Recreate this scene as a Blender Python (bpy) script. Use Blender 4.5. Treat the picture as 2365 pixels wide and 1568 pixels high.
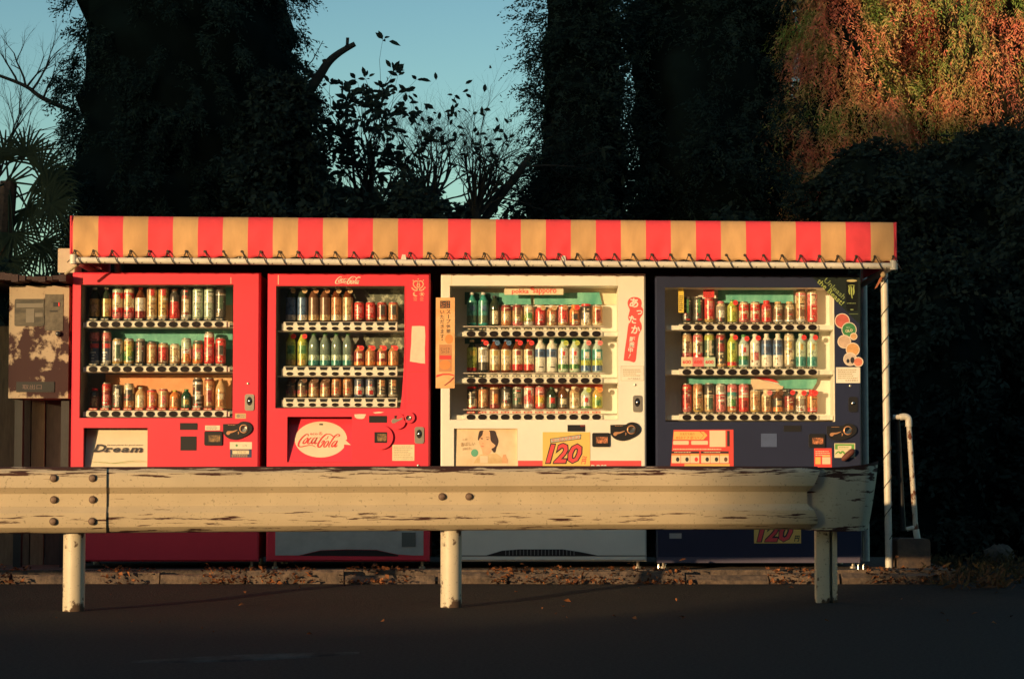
import bpy, math, random, zlib
import numpy as np
from mathutils import Vector

for o in list(bpy.data.objects):
    bpy.data.objects.remove(o)
scene = bpy.context.scene
COL = scene.collection
R = math.radians
random.seed(7)
rng = np.random.default_rng(11)

# ------------------------------------------------------------------ camera
F = 4927.0                       # focal length in units of a 2365 px wide picture (75 mm on 36 mm)
D, HC = 13.4, 0.806
TH = math.atan(276 / F)
cam = bpy.data.cameras.new('camera')
cam.lens = 75.0
cam.sensor_width = 36.0
cam.clip_end = 2000
co = bpy.data.objects.new('camera', cam)
COL.objects.link(co)
co.location = (0, -D, HC)
co.rotation_euler = (math.pi / 2 + TH, 0, 0)
scene.camera = co

# ------------------------------------------------------------------ light
SUN_AZ, SUN_EL = R(40), R(6.2)   # the sun stands behind the camera, 40 degrees to its left
world = bpy.data.worlds.new("World")
scene.world = world
world.use_nodes = True
wn, wl = world.node_tree.nodes, world.node_tree.links
wn.clear()
sky = wn.new('ShaderNodeTexSky')
sky.sky_type = 'NISHITA'
sky.sun_disc = False
sky.sun_elevation = SUN_EL
sky.sun_rotation = math.pi + SUN_AZ
sky.air_density = 1.0
sky.dust_density = 2.0
sky.ozone_density = 2.0
tint = wn.new('ShaderNodeMixRGB')
tint.blend_type = 'MULTIPLY'
tint.inputs[0].default_value = 1.0
tint.inputs[2].default_value = (1.36, 1.64, 1.52, 1)
bg = wn.new('ShaderNodeBackground')
bg.inputs[1].default_value = 0.15
wo = wn.new('ShaderNodeOutputWorld')
wl.new(sky.outputs[0], tint.inputs[1])
# the air pales towards the horizon all the way round
geo = wn.new('ShaderNodeTexCoord')
sep = wn.new('ShaderNodeSeparateXYZ')
wl.new(geo.outputs['Generated'], sep.inputs[0])
ramp = wn.new('ShaderNodeValToRGB')
for i_, (p_, c_) in enumerate(((0.0, (1, .98, .86)), (0.08, (1, .98, .86)), (0.22, (.64, .66, .68)), (0.40, (.58, .60, .62)))):
    if i_ > 1:
        ramp.color_ramp.elements.new(p_)
    ramp.color_ramp.elements[i_].position = p_
    ramp.color_ramp.elements[i_].color = (*c_, 1)
wl.new(sep.outputs[2], ramp.inputs[0])
pale_ = wn.new('ShaderNodeMixRGB')
pale_.blend_type = 'MULTIPLY'
pale_.inputs[0].default_value = 1.0
wl.new(tint.outputs[0], pale_.inputs[1])
wl.new(ramp.outputs[0], pale_.inputs[2])
wl.new(pale_.outputs[0], bg.inputs[0])
wl.new(bg.outputs[0], wo.inputs[0])
sl = bpy.data.lights.new('sun', 'SUN')
sl.energy = 4.2
sl.angle = R(0.8)
sl.color = (1.0, 0.66, 0.33)
so = bpy.data.objects.new('sun', sl)
COL.objects.link(so)
sdir = Vector((-math.sin(SUN_AZ) * math.cos(SUN_EL), -math.cos(SUN_AZ) * math.cos(SUN_EL), math.sin(SUN_EL)))
so.rotation_euler = sdir.to_track_quat('Z', 'Y').to_euler()
so.location = (-20, -25, 10)
vs = scene.view_settings
scene.display_settings.display_device = 'sRGB'
vs.view_transform = 'Standard'
vs.look = 'None'
vs.exposure = 0.36
vs.gamma = 1.0
vs.use_curve_mapping = False


# ------------------------------------------------------------------ helpers
def P(px, py, Y=0.0):
    """a point of the 2365 px wide picture carried to the upright plane y = Y"""
    dx, dy = (px - 1182.5) / F, (784 - py) / F
    ry = math.cos(TH) - dy * math.sin(TH)
    rz = math.sin(TH) + dy * math.cos(TH)
    t = (Y + D) / ry
    return Vector((dx * t, Y, HC + rz * t))


MATS = {}


def mat(name, col, rough=0.6, metal=0.0, var=0.12, scale=8.0, spec=0.5, bump=0.0, bscale=60.0, col2=None, stretch=(1, 1, 1), lo=0.35, hi=0.65):
    if name in MATS:
        return MATS[name]
    m = bpy.data.materials.new(name)
    m.use_nodes = True
    nt = m.node_tree
    n, l = nt.nodes, nt.links
    b = n['Principled BSDF']
    b.inputs['Roughness'].default_value = rough
    b.inputs['Metallic'].default_value = metal
    b.inputs['Specular IOR Level'].default_value = spec
    tc = n.new('ShaderNodeTexCoord')
    mp = n.new('ShaderNodeMapping')
    mp.inputs['Scale'].default_value = stretch
    l.new(tc.outputs['Object'], mp.inputs[0])
    nz = n.new('ShaderNodeTexNoise')
    nz.inputs['Scale'].default_value = scale
    nz.inputs['Detail'].default_value = 6
    nz.inputs['Roughness'].default_value = 0.65
    l.new(mp.outputs[0], nz.inputs[0])
    cr = n.new('ShaderNodeMapRange')
    cr.inputs[1].default_value = lo
    cr.inputs[2].default_value = hi
    l.new(nz.outputs[0], cr.inputs[0])
    mx = n.new('ShaderNodeMixRGB')
    l.new(cr.outputs[0], mx.inputs[0])
    c = Vector(col)
    if col2 is None:
        a, d = c * (1 - var), c * (1 + var * 0.6)
    else:
        a, d = c, Vector(col2)
    mx.inputs[1].default_value = (*[min(1, v) for v in a], 1)
    mx.inputs[2].default_value = (*[min(1, v) for v in d], 1)
    l.new(mx.outputs[0], b.inputs['Base Color'])
    if bump:
        nb = n.new('ShaderNodeTexNoise')
        nb.inputs['Scale'].default_value = bscale
        nb.inputs['Detail'].default_value = 5
        l.new(tc.outputs['Object'], nb.inputs[0])
        bp = n.new('ShaderNodeBump')
        bp.inputs['Strength'].default_value = bump
        bp.inputs['Distance'].default_value = 0.01
        l.new(nb.outputs[0], bp.inputs['Height'])
        l.new(bp.outputs[0], b.inputs['Normal'])
    MATS[name] = m
    return m


C = dict(red=(.74, .045, .045), dred=(.30, .03, .03), pink=(.72, .2, .2), tan=(.6, .40, .2), gold=(.6, .4, .12), cream=(.76, .64, .42),
         white=(.78, .74, .64), pgreen=(.5, .62, .46), green=(.09, .28, .09), dgreen=(.025, .08, .045), ygreen=(.45, .5, .08), teal=(.05, .3, .27),
         navy=(.025, .05, .12), blue=(.08, .17, .34), black=(.018, .018, .02), brown=(.14, .06, .03), copper=(.55, .24, .1), orange=(.78, .26, .07),
         silver=(.62, .6, .54), dkglass=(.035, .05, .03), clear=(.17, .23, .19), clear2=(.42, .55, .5), grey=(.3, .3, .28), amber=(.14, .04, .015), yellow=(.8, .55, .08))


def pm(key, kind='print'):
    """printed can paint, plastic, bottle: the colour carries fine specks of print"""
    c = Vector(C[key])
    lum = (c.x + c.y + c.z) / 3
    c2 = c * 0.45 if lum > 0.12 else c * 1.0 + Vector((.10, .09, .07))
    if kind == 'print':
        return mat('print_' + key, c * .9 + Vector((.05, .045, .035)), 0.30, 0.10, scale=75, col2=c2, lo=.50, hi=.60, stretch=(1, 1, .6))
    if kind == 'plastic':
        return mat('plastic_' + key, c, 0.35, 0.0, var=.05)
    if kind == 'glass':
        return mat('bottle_' + key, c, 0.12, 0.0, var=.3, scale=30)
    return mat('paper_' + key, c, 0.55, 0.0, var=.07, scale=20)


class MB:
    def __init__(s):
        s.v, s.f, s.m, s.mats = [], [], [], []

    def mi(s, m):
        if m not in s.mats:
            s.mats.append(m)
        return s.mats.index(m)

    def poly(s, pts, m):
        b = len(s.v)
        s.v += [tuple(p) for p in pts]
        s.f.append(tuple(range(b, b + len(pts))))
        s.m.append(s.mi(m))

    def box(s, x0, x1, y0, y1, z0, z1, m):
        b = len(s.v)
        s.v += [(x0, y0, z0), (x1, y0, z0), (x1, y1, z0), (x0, y1, z0), (x0, y0, z1), (x1, y0, z1), (x1, y1, z1), (x0, y1, z1)]
        for q in ((0, 3, 2, 1), (4, 5, 6, 7), (0, 1, 5, 4), (1, 2, 6, 5), (2, 3, 7, 6), (3, 0, 4, 7)):
            s.f.append(tuple(b + i for i in q))
            s.m.append(s.mi(m))

    def prism(s, pts, y0, y1, m):
        """pts (x, z) counter-clockwise seen from the camera; front face at y0"""
        a = sum(pts[i][0] * pts[(i + 1) % len(pts)][1] - pts[(i + 1) % len(pts)][0] * pts[i][1] for i in range(len(pts)))
        if a < 0:
            pts = pts[::-1]
        b, n = len(s.v), len(pts)
        s.v += [(x, y0, z) for x, z in pts] + [(x, y1, z) for x, z in pts]
        k = s.mi(m)
        s.f.append(tuple(range(b, b + n)))
        s.m.append(k)
        s.f.append(tuple(range(b + 2 * n - 1, b + n - 1, -1)))
        s.m.append(k)
        for i in range(n):
            j = (i + 1) % n
            s.f.append((b + i, b + n + i, b + n + j, b + j))
            s.m.append(k)

    def tube(s, pts, rad, m, seg=8, cap=True):
        pts = [Vector(p) for p in pts]
        rs = rad if isinstance(rad, (list, tuple)) else [rad] * len(pts)
        b, k = len(s.v), s.mi(m)
        up = None
        for i, p in enumerate(pts):
            t = (pts[min(i + 1, len(pts) - 1)] - pts[max(i - 1, 0)]).normalized()
            if up is None:
                up = t.orthogonal().normalized()
            else:
                up = (up - t * up.dot(t))
                up = up.normalized() if up.length > 1e-6 else t.orthogonal().normalized()
            w = t.cross(up)
            for j in range(seg):
                a = 2 * math.pi * j / seg
                s.v.append(tuple(p + (up * math.cos(a) + w * math.sin(a)) * rs[i]))
        for i in range(len(pts) - 1):
            for j in range(seg):
                j2 = (j + 1) % seg
                s.f.append((b + i * seg + j, b + i * seg + j2, b + (i + 1) * seg + j2, b + (i + 1) * seg + j))
                s.m.append(k)
        if cap:
            s.f.append(tuple(b + j for j in range(seg - 1, -1, -1)))
            e = b + (len(pts) - 1) * seg
            s.f.append(tuple(e + j for j in range(seg)))
            s.m += [k, k]

    def lathe(s, prof, mfun, seg=20, c=(0, 0, 0)):
        """prof: list of (radius, z); mfun(zmid, angle) gives the material"""
        b = len(s.v)
        for r, z in prof:
            for j in range(seg):
                a = 2 * math.pi * (j + .5) / seg
                s.v.append((c[0] + r * math.sin(a), c[1] - r * math.cos(a), c[2] + z))
        for i in range(len(prof) - 1):
            zm = (prof[i][1] + prof[i + 1][1]) / 2
            for j in range(seg):
                j2 = (j + 1) % seg
                ang = ((j + 1) / seg * 360 + 180) % 360 - 180
                s.f.append((b + i * seg + j, b + i * seg + j2, b + (i + 1) * seg + j2, b + (i + 1) * seg + j))
                s.m.append(s.mi(mfun(zm, ang)))
        s.f.append(tuple(b + j for j in range(seg - 1, -1, -1)))
        s.m.append(s.mi(mfun(prof[0][1], 180)))
        e = b + (len(prof) - 1) * seg
        s.f.append(tuple(e + j for j in range(seg)))
        s.m.append(s.mi(mfun(prof[-1][1], 180)))

    def mesh(s, name, smooth=None):
        me = bpy.data.meshes.new(name)
        me.from_pydata(s.v, [], s.f)
        for m in s.mats:
            me.materials.append(m)
        me.polygons.foreach_set('material_index', s.m)
        if smooth is not None:
            me.polygons.foreach_set('use_smooth', [True] * len(me.polygons))
            try:
                me.set_sharp_from_angle(angle=R(smooth))
            except Exception:
                pass
        me.update()
        return me


WP = {}                           # world position of every object's origin (nothing that has children is rotated)


def place(o, parent, at):
    COL.objects.link(o)
    at = Vector(at)
    WP[o] = at
    if parent is not None:
        o.parent = parent
        o.location = at - WP[parent]
    else:
        o.location = at
    return o


def obj(name, mb, parent=None, at=(0, 0, 0), smooth=None, world=False):
    """one mesh object; with world=True the builder's numbers are world ones and are moved to the origin `at`"""
    if world:
        a = Vector(at)
        mb.v = [(x - a.x, y - a.y, z - a.z) for x, y, z in mb.v]
    return place(bpy.data.objects.new(name, mb.mesh(name, smooth)), parent, at)


def inst(name, me, parent, at):
    return place(bpy.data.objects.new(name, me), parent, at)


def tag(o, label, cat, group=None, kind=None):
    if label:
        o['label'] = label
    if cat:
        o['category'] = cat
    if group:
        o['group'] = group
    if kind:
        o['kind'] = kind
    return o


def thing(name, label, cat, at, group=None):
    o = bpy.data.objects.new(name, None)
    o.empty_display_size = .05
    place(o, None, at)
    return tag(o, label, cat, group)


def smoothpts(pts, n=6):
    out = []
    k = len(pts)
    for i in range(k - 1):
        p0, p1, p2, p3 = pts[max(i - 1, 0)], pts[i], pts[i + 1], pts[min(i + 2, k - 1)]
        for j in range(n):
            t = j / n
            out.append(tuple(.5 * (2 * b + (c - a) * t + (2 * a - 5 * b + 4 * c - d) * t * t + (-a + 3 * b - 3 * c + d) * t ** 3)
                             for a, b, c, d in zip(p0, p1, p2, p3)))
    out.append(tuple(pts[-1]))
    return out


def ribbon(mb, pts, w, m, y, n=5, taper=True):
    """a pen stroke lying on the plane y, pts (x, z), width w at its middle"""
    q = smoothpts(pts, n) if n > 1 else pts
    k = len(q)
    L, Rr = [], []
    for i in range(k):
        a, b = q[max(i - 1, 0)], q[min(i + 1, k - 1)]
        tx, tz = b[0] - a[0], b[1] - a[1]
        ln = math.hypot(tx, tz) or 1e-9
        ww = w / 2
        if taper:
            ww *= .35 + .65 * math.sin(math.pi * min(1, max(0, i / (k - 1)))) ** .7
            ww *= .55 + .45 * abs(tz) / ln * 1.2        # pen held for upright strokes
        L.append((q[i][0] - tz / ln * ww, q[i][1] + tx / ln * ww))
        Rr.append((q[i][0] + tz / ln * ww, q[i][1] - tx / ln * ww))
    for i in range(k - 1):
        mb.prism([Rr[i], Rr[i + 1], L[i + 1], L[i]], y, y + .0012, m)


def txt(mb, s, x0, x1, z0, z1, m, y, shear=0.0, bold=0.0, rot=0.0, keep=False, depth=0.0):
    """lettering fitted to the box, as flat geometry just proud of the plane it stands on"""
    cu = bpy.data.curves.new('lettering', 'FONT')
    cu.body = s
    cu.shear = shear
    cu.offset = bold
    cu.resolution_u = 2
    o = bpy.data.objects.new('lettering', cu)
    COL.objects.link(o)
    bpy.context.view_layer.update()
    me = bpy.data.meshes.new_from_object(o)
    vs_ = np.array([v.co[:] for v in me.vertices])
    polys = [tuple(p.vertices) for p in me.polygons]
    bpy.data.objects.remove(o)
    bpy.data.curves.remove(cu)
    bpy.data.meshes.remove(me)
    if len(vs_) == 0:
        return
    lo, hi = vs_.min(0), vs_.max(0)
    sx = (x1 - x0) / max(hi[0] - lo[0], 1e-6)
    sz = (z1 - z0) / max(hi[1] - lo[1], 1e-6)
    if keep:
        sx = sz = min(sx, sz)
    cx, cz = (x0 + x1) / 2, (z0 + z1) / 2
    b, k = len(mb.v), mb.mi(m)
    ca, sa = math.cos(rot), math.sin(rot)
    for v in vs_:
        px = (v[0] - (lo[0] + hi[0]) / 2) * sx
        pz = (v[1] - (lo[1] + hi[1]) / 2) * sz
        mb.v.append((cx + px * ca - pz * sa, y, cz + px * sa + pz * ca))
    for p in polys:
        mb.f.append(tuple(b + i for i in p))
        mb.m.append(k)


def ring(cx, cz, rx, rz=None, n=24, rot=0):
    rz = rx if rz is None else rz
    return [(cx + rx * math.cos(2 * math.pi * i / n) * math.cos(rot) - rz * math.sin(2 * math.pi * i / n) * math.sin(rot),
             cz + rx * math.cos(2 * math.pi * i / n) * math.sin(rot) + rz * math.sin(2 * math.pi * i / n) * math.cos(rot)) for i in range(n)]


def rrect(x0, x1, z0, z1, r, n=4):
    out = []
    for cx, cz, a0 in ((x1 - r, z0 + r, -90), (x1 - r, z1 - r, 0), (x0 + r, z1 - r, 90), (x0 + r, z0 + r, 180)):
        for i in range(n + 1):
            a = R(a0 + 90 * i / n)
            out.append((cx + r * math.cos(a), cz + r * math.sin(a)))
    return out


# materials of the setting
asphalt = mat('asphalt', (.017, .017, .017), .9, col2=(.045, .042, .038), scale=55, bump=.7, bscale=90, lo=.3, hi=.7, spec=.08)
concrete = mat('concrete', (.15, .105, .075), .9, col2=(.05, .038, .032), scale=16, bump=.8, bscale=50)
streak_mat = mat('pale_streak', (.022, .022, .022), .95, col2=(.085, .082, .076), scale=7, lo=.36, hi=.72, spec=.08, stretch=(1, .35, 1))
dark_metal = mat('dark_metal', (.03, .03, .032), .5, .3)
black_pl = mat('black_plastic', (.02, .02, .022), .35, var=.05)
rubber = mat('rubber', (.03, .03, .03), .8)
chrome = mat('chrome', (.75, .72, .66), .22, 1.0, var=.04)
lidm = mat('can_lid', (.30, .27, .22), .4, .4)
steel = mat('brushed_steel', (.55, .50, .42), .35, .8, var=.06)
pole_paint = mat('cream_pole_paint', (.66, .62, .53), .45, var=.12, scale=20)
cordmat = mat('dark_cord', (.05, .04, .03), .8)
back_ply = mat('dark_board', (.04, .035, .03), .9)


def node_rust(name, base, rust, expr, rough=.5, scale=(1, 1, 1), nscale=12, thr=(.5, .56)):
    """paint with rust eaten through: noise threshold lowered in bands of the object's own height"""
    m = bpy.data.materials.new(name)
    m.use_nodes = True
    nt = m.node_tree
    n, l = nt.nodes, nt.links
    b = n['Principled BSDF']
    tc = n.new('ShaderNodeTexCoord')
    mp = n.new('ShaderNodeMapping')
    mp.inputs['Scale'].default_value = scale
    l.new(tc.outputs['Object'], mp.inputs[0])
    nz = n.new('ShaderNodeTexNoise')
    nz.inputs['Scale'].default_value = nscale
    nz.inputs['Detail'].default_value = 7
    nz.inputs['Roughness'].default_value = .62
    l.new(mp.outputs[0], nz.inputs[0])
    sep = n.new('ShaderNodeSeparateXYZ')
    l.new(tc.outputs['Object'], sep.inputs[0])
    cv = n.new('ShaderNodeFloatCurve')
    cu = cv.mapping.curves[0]
    pts = expr
    while len(cu.points) < len(pts):
        cu.points.new(.5, .5)
    for p, q in zip(cu.points, pts):
        p.location = q
        p.handle_type = 'VECTOR'
    cv.mapping.update()
    l.new(sep.outputs[2], cv.inputs[1])
    ad = n.new('ShaderNodeMath')
    l.new(nz.outputs[0], ad.inputs[0])
    l.new(cv.outputs[0], ad.inputs[1])
    th = n.new('ShaderNodeMapRange')
    th.inputs[1].default_value, th.inputs[2].default_value = thr
    l.new(ad.outputs[0], th.inputs[0])
    n2 = n.new('ShaderNodeTexNoise')
    n2.inputs['Scale'].default_value = 5
    n2.inputs['Detail'].default_value = 5
    l.new(tc.outputs['Object'], n2.inputs[0])
    n3 = n.new('ShaderNodeTexNoise')
    n3.inputs['Scale'].default_value = 70
    n3.inputs['Detail'].default_value = 3
    l.new(tc.outputs['Object'], n3.inputs[0])
    m3 = n.new('ShaderNodeMapRange')
    m3.inputs[1].default_value, m3.inputs[2].default_value = .62, .74
    l.new(n3.outputs[0], m3.inputs[0])
    mx = n.new('ShaderNodeMixRGB')
    mx.inputs[1].default_value = (*base, 1)
    mx.inputs[2].default_value = (*(Vector(base) * .72), 1)
    l.new(n2.outputs[0], mx.inputs[0])
    mz = n.new('ShaderNodeMixRGB')
    mz.inputs[2].default_value = (*(Vector(base) * .45), 1)
    l.new(m3.outputs[0], mz.inputs[0])
    l.new(mx.outputs[0], mz.inputs[1])
    my = n.new('ShaderNodeMixRGB')
    my.inputs[2].default_value = (*rust, 1)
    l.new(th.outputs[0], my.inputs[0])
    l.new(mz.outputs[0], my.inputs[1])
    l.new(my.outputs[0], b.inputs['Base Color'])
    rr = n.new('ShaderNodeMapRange')
    rr.inputs[3].default_value, rr.inputs[4].default_value = rough, .9
    l.new(th.outputs[0], rr.inputs[0])
    l.new(rr.outputs[0], b.inputs['Roughness'])
    return m


def glass_mat():
    m = bpy.data.materials.new('window_glass')
    m.use_nodes = True
    nt = m.node_tree
    n, l = nt.nodes, nt.links
    n.clear()
    tr = n.new('ShaderNodeBsdfTransparent')
    tr.inputs[0].default_value = (.985, .995, .99, 1)
    gl = n.new('ShaderNodeBsdfGlossy')
    gl.inputs['Roughness'].default_value = .03
    gl.inputs[0].default_value = (.9, .9, .9, 1)
    fr = n.new('ShaderNodeFresnel')
    fr.inputs[0].default_value = 1.28
    mx = n.new('ShaderNodeMixShader')
    out = n.new('ShaderNodeOutputMaterial')
    l.new(fr.outputs[0], mx.inputs[0])
    l.new(tr.outputs[0], mx.inputs[1])
    l.new(gl.outputs[0], mx.inputs[2])
    l.new(mx.outputs[0], out.inputs[0])
    return m


GLASS = glass_mat()

# ================================================================== the ground
def ground_z(x, y):
    t = min(1, max(0, (y + 1.5) / 1.1))
    return .045 * t * t * (3 - 2 * t)


g = MB()
xs = [-400, -60, -14] + [-10 + i * .8 for i in range(26)] + [14, 60, 400]
ys = [-400, -80, -30, -16] + [-12 + i * .4 for i in range(36)] + [4, 8, 20, 60, 400]
for iy in range(len(ys) - 1):
    for ix in range(len(xs) - 1):
        q = [(xs[ix], ys[iy]), (xs[ix + 1], ys[iy]), (xs[ix + 1], ys[iy + 1]), (xs[ix], ys[iy + 1])]
        g.poly([(a, b, ground_z(a, b)) for a, b in q], asphalt)
tag(obj('ground', g, smooth=60), None, None, kind='structure')
# pale tapering streak on the asphalt in the foreground
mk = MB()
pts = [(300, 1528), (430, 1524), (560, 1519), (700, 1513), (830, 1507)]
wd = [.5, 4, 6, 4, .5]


def onground(px, py, z=0.0):
    dx, dy = (px - 1182.5) / F, (784 - py) / F
    ry = math.cos(TH) - dy * math.sin(TH)
    rz = math.sin(TH) + dy * math.cos(TH)
    t = (z - HC) / rz
    return Vector((dx * t, -D + ry * t, z))


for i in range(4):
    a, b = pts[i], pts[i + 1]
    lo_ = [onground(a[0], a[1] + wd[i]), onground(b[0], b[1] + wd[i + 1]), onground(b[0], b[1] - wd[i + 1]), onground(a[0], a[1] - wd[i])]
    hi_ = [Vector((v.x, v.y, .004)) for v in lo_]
    mk.poly(hi_, streak_mat)
    mk.poly([lo_[0] - Vector((0, .03, 0)), lo_[1] - Vector((0, .03, 0)), hi_[1], hi_[0]], streak_mat)
    mk.poly([hi_[3], hi_[2], lo_[2] + Vector((0, .03, 0)), lo_[3] + Vector((0, .03, 0))], streak_mat)
tag(obj('ground_streak', mk), None, None, kind='structure')
# the raised pad the machines stand on, with a kerb of separate broken blocks
pad = MB()
pad.box(-4.6, 2.75, -.14, 1.6, -.02, .122, concrete)
padO = tag(obj('pavement', pad), None, None, kind='structure')
x = -4.6
kroot = tag(obj('kerb', (lambda m: (m.box(-4.6, 2.6, -.22, -.143, -.02, .06, concrete), m)[1])(MB())), None, None, kind='structure')
while x < 2.55:
    w = random.uniform(.42, .64)
    w = min(w, 2.62 - x)
    kb = MB()
    zt = random.uniform(.098, .126)
    j = [random.uniform(-.022, .022) for _ in range(8)]
    yf = -.30
    w0 = w - random.uniform(.006, .02)
    prof = [(yf + j[0], .0), (yf + .004 + j[1], zt - .03), (yf + .03, zt), (-.226, zt + j[2] * .3), (-.226, .0)]
    prof2 = [(yf + j[3], .0), (yf + .004 + j[4], zt - .03 + j[5]), (yf + .03, zt + j[6] * .5), (-.226, zt + j[2] * .3), (-.226, .0)]
    A = [(0, p[0], p[1]) for p in prof]
    B = [(w0, p[0], p[1]) for p in prof2]
    for i in range(5):
        k = (i + 1) % 5
        kb.poly([A[i], B[i], B[k], A[k]][::-1], concrete)
    kb.poly(A, concrete)
    kb.poly(B[::-1], concrete)
    obj('kerb_stone', kb, kroot, (x, 0, 0))
    x += w

# ================================================================== vending machines
red_body = mat('red_machine_paint', (.78, .042, .075), .40, var=.07, scale=2.5)
red2_body = mat('red_script_machine_paint', (.78, .042, .075), .40, var=.07, scale=2.5)
white_body = mat('white_machine_paint', (.80, .76, .66), .40, var=.06, scale=3)
navy_body = mat('navy_machine_paint', (.019, .025, .060), .4, var=.06, scale=3)
rail_white = mat('rail_white', (.80, .75, .64), .4, var=.06, scale=30)
button_black = mat('button_black', (.016, .010, .010), .5, var=.2, spec=.2)
dark_int = mat('dark_interior', (.24, .24, .20), .6, var=.15)
olive_int = mat('landscape_print', (.10, .11, .08), .6, col2=(.5, .52, .38), scale=7, lo=.52, hi=.6)
white_int = mat('white_interior', (.82, .77, .66), .6, var=.04)
teal_film = mat('teal_film', (.05, .30, .25), .4, col2=(.30, .68, .52), scale=6, lo=.35, hi=.7, stretch=(1, 1, .4))
orange_film = mat('orange_film', (.8, .30, .12), .5, col2=(.72, .45, .22), scale=5)
paper = mat('paper_white', (.76, .68, .5), .6, var=.05)
lines_grey = mat('print_grey', (.3, .26, .2), .6)
tape = mat('masking_tape', (.72, .62, .46), .7, var=.1, scale=15)


def machine(name, label, Z, body, box, win, zbase, interior, zi_depth=.26, adhole=None, group='vending machines in a row under the awning'):
    """cabinet and door; box and win are (zx0, zy0, zx1, zy1) in the machine's own drawing units"""
    a, b = Z(box[0], box[1]), Z(box[2], box[3])
    x0, x1, z1 = Z(box[0], (box[1] + box[3]) / 2).x, Z(box[2], (box[1] + box[3]) / 2).x, (a.z + b.z * 0) if False else Z((box[0] + box[2]) / 2, box[1]).z
    z0 = zbase
    root = thing(name, label, 'vending machine', ((x0 + x1) / 2, .36, .122), group)
    xm, zm = (win[0] + win[2]) / 2, (win[1] + win[3]) / 2
    wx0, wx1 = Z(win[0], zm).x, Z(win[2], zm).x
    wz0, wz1 = Z(xm, win[3]).z, Z(xm, win[1]).z
    holes = [(wx0, wx1, wz0, wz1)]
    if adhole:
        ax0, ax1 = Z(adhole[0], (adhole[1] + adhole[3]) / 2).x, Z(adhole[2], (adhole[1] + adhole[3]) / 2).x
        az0, az1 = Z(adhole[0], adhole[3]).z, Z(adhole[0], adhole[1]).z
        holes.append((ax0, ax1, az0, az1))
    c = .010
    d = MB()
    fx0, fx1, fz0, fz1 = x0 + c, x1 - c, z0 + c, z1 - c
    cx = sorted({fx0, fx1} | {h[0] for h in holes} | {h[1] for h in holes})
    cz = sorted({fz0, fz1} | {h[2] for h in holes} | {h[3] for h in holes})
    for i in range(len(cx) - 1):
        for k in range(len(cz) - 1):
            mx_, mz_ = (cx[i] + cx[i + 1]) / 2, (cz[k] + cz[k + 1]) / 2
            if any(h[0] < mx_ < h[1] and h[2] < mz_ < h[3] for h in holes):
                continue
            d.poly([(cx[i], 0, cz[k]), (cx[i + 1], 0, cz[k]), (cx[i + 1], 0, cz[k + 1]), (cx[i], 0, cz[k + 1])], body)
    # chamfer and edges
    O = [(x0, z0), (x1, z0), (x1, z1), (x0, z1)]
    I = [(fx0, fz0), (fx1, fz0), (fx1, fz1), (fx0, fz1)]
    for i in range(4):
        k = (i + 1) % 4
        d.poly([(O[i][0], c, O[i][1]), (O[k][0], c, O[k][1]), (I[k][0], 0, I[k][1]), (I[i][0], 0, I[i][1])], body)
        d.poly([(O[i][0], .06, O[i][1]), (O[k][0], .06, O[k][1]), (O[k][0], c, O[k][1]), (O[i][0], c, O[i][1])], body)
    for h in holes:
        q = [(h[0], h[2]), (h[0], h[3]), (h[1], h[3]), (h[1], h[2])]
        for i in range(4):
            k = (i + 1) % 4
            d.poly([(q[i][0], .03, q[i][1]), (q[k][0], .03, q[k][1]), (q[k][0], 0, q[k][1]), (q[i][0], 0, q[i][1])], body)
    obj('door', d, root, (x0, 0, z0), world=True)
    cb = MB()
    cb.box(x0 + .012, x1 - .012, .063 + zi_depth, .72, z0 + .01, z1 - .006, body)
    cb.box(x0 + .012, x0 + .03, .063, .06 + zi_depth, z0 + .01, z1 - .006, body)
    cb.box(x1 - .03, x1 - .012, .063, .06 + zi_depth, z0 + .01, z1 - .006, body)
    cb.box(x0 + .032, x1 - .032, .063, .06 + zi_depth, wz1 + .012, z1 - .006, body)
    cb.box(x0 + .032, x1 - .032, .2, .06 + zi_depth, z0 + .01, wz0 - .012, body)
    obj('cabinet', cb, root, (x0, .06, z0), world=True)
    for fx in (x0 + .05, x1 - .05):
        fm = MB()
        fm.lathe([(.022, 0), (.022, .012), (.010, .014), (.010, z0 + .012 - .122)], lambda z, a_: steel, 10)
        obj('foot', fm, root, (fx, .07, .122))
        inst('foot', bpy.data.meshes[fm_name(fm)] if False else COL.objects[-1].data, root, (fx, .62, .122))
    # display case behind the glass
    it = MB()
    yb = zi_depth
    it.poly([(wx0, yb, wz0), (wx1, yb, wz0), (wx1, yb, wz1), (wx0, yb, wz1)], interior)
    it.poly([(wx0, .03, wz0), (wx0, yb, wz0), (wx0, yb, wz1), (wx0, .03, wz1)], interior)
    it.poly([(wx1, .03, wz1), (wx1, yb, wz1), (wx1, yb, wz0), (wx1, .03, wz0)], interior)
    it.poly([(wx0, .03, wz1), (wx0, yb, wz1), (wx1, yb, wz1), (wx1, .03, wz1)], interior)
    it.poly([(wx0, yb, wz0), (wx0, .03, wz0), (wx1, .03, wz0), (wx1, yb, wz0)], interior)
    obj('display_case', it, root, (wx0, .03, wz0), world=True)
    gp = MB()
    gp.box(wx0 + .0015, wx1 - .0015, .010, .014, wz0 + .0015, wz1 - .0015, GLASS)
    obj('glass_pane', gp, root, (wx0, .01, wz0), world=True)
    return dict(root=root, x0=x0, x1=x1, z0=z0, z1=z1, win=(wx0, wx1, wz0, wz1), ad=holes[1] if adhole else None, Z=Z)


def fm_name(x_):
    return x_


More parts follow.
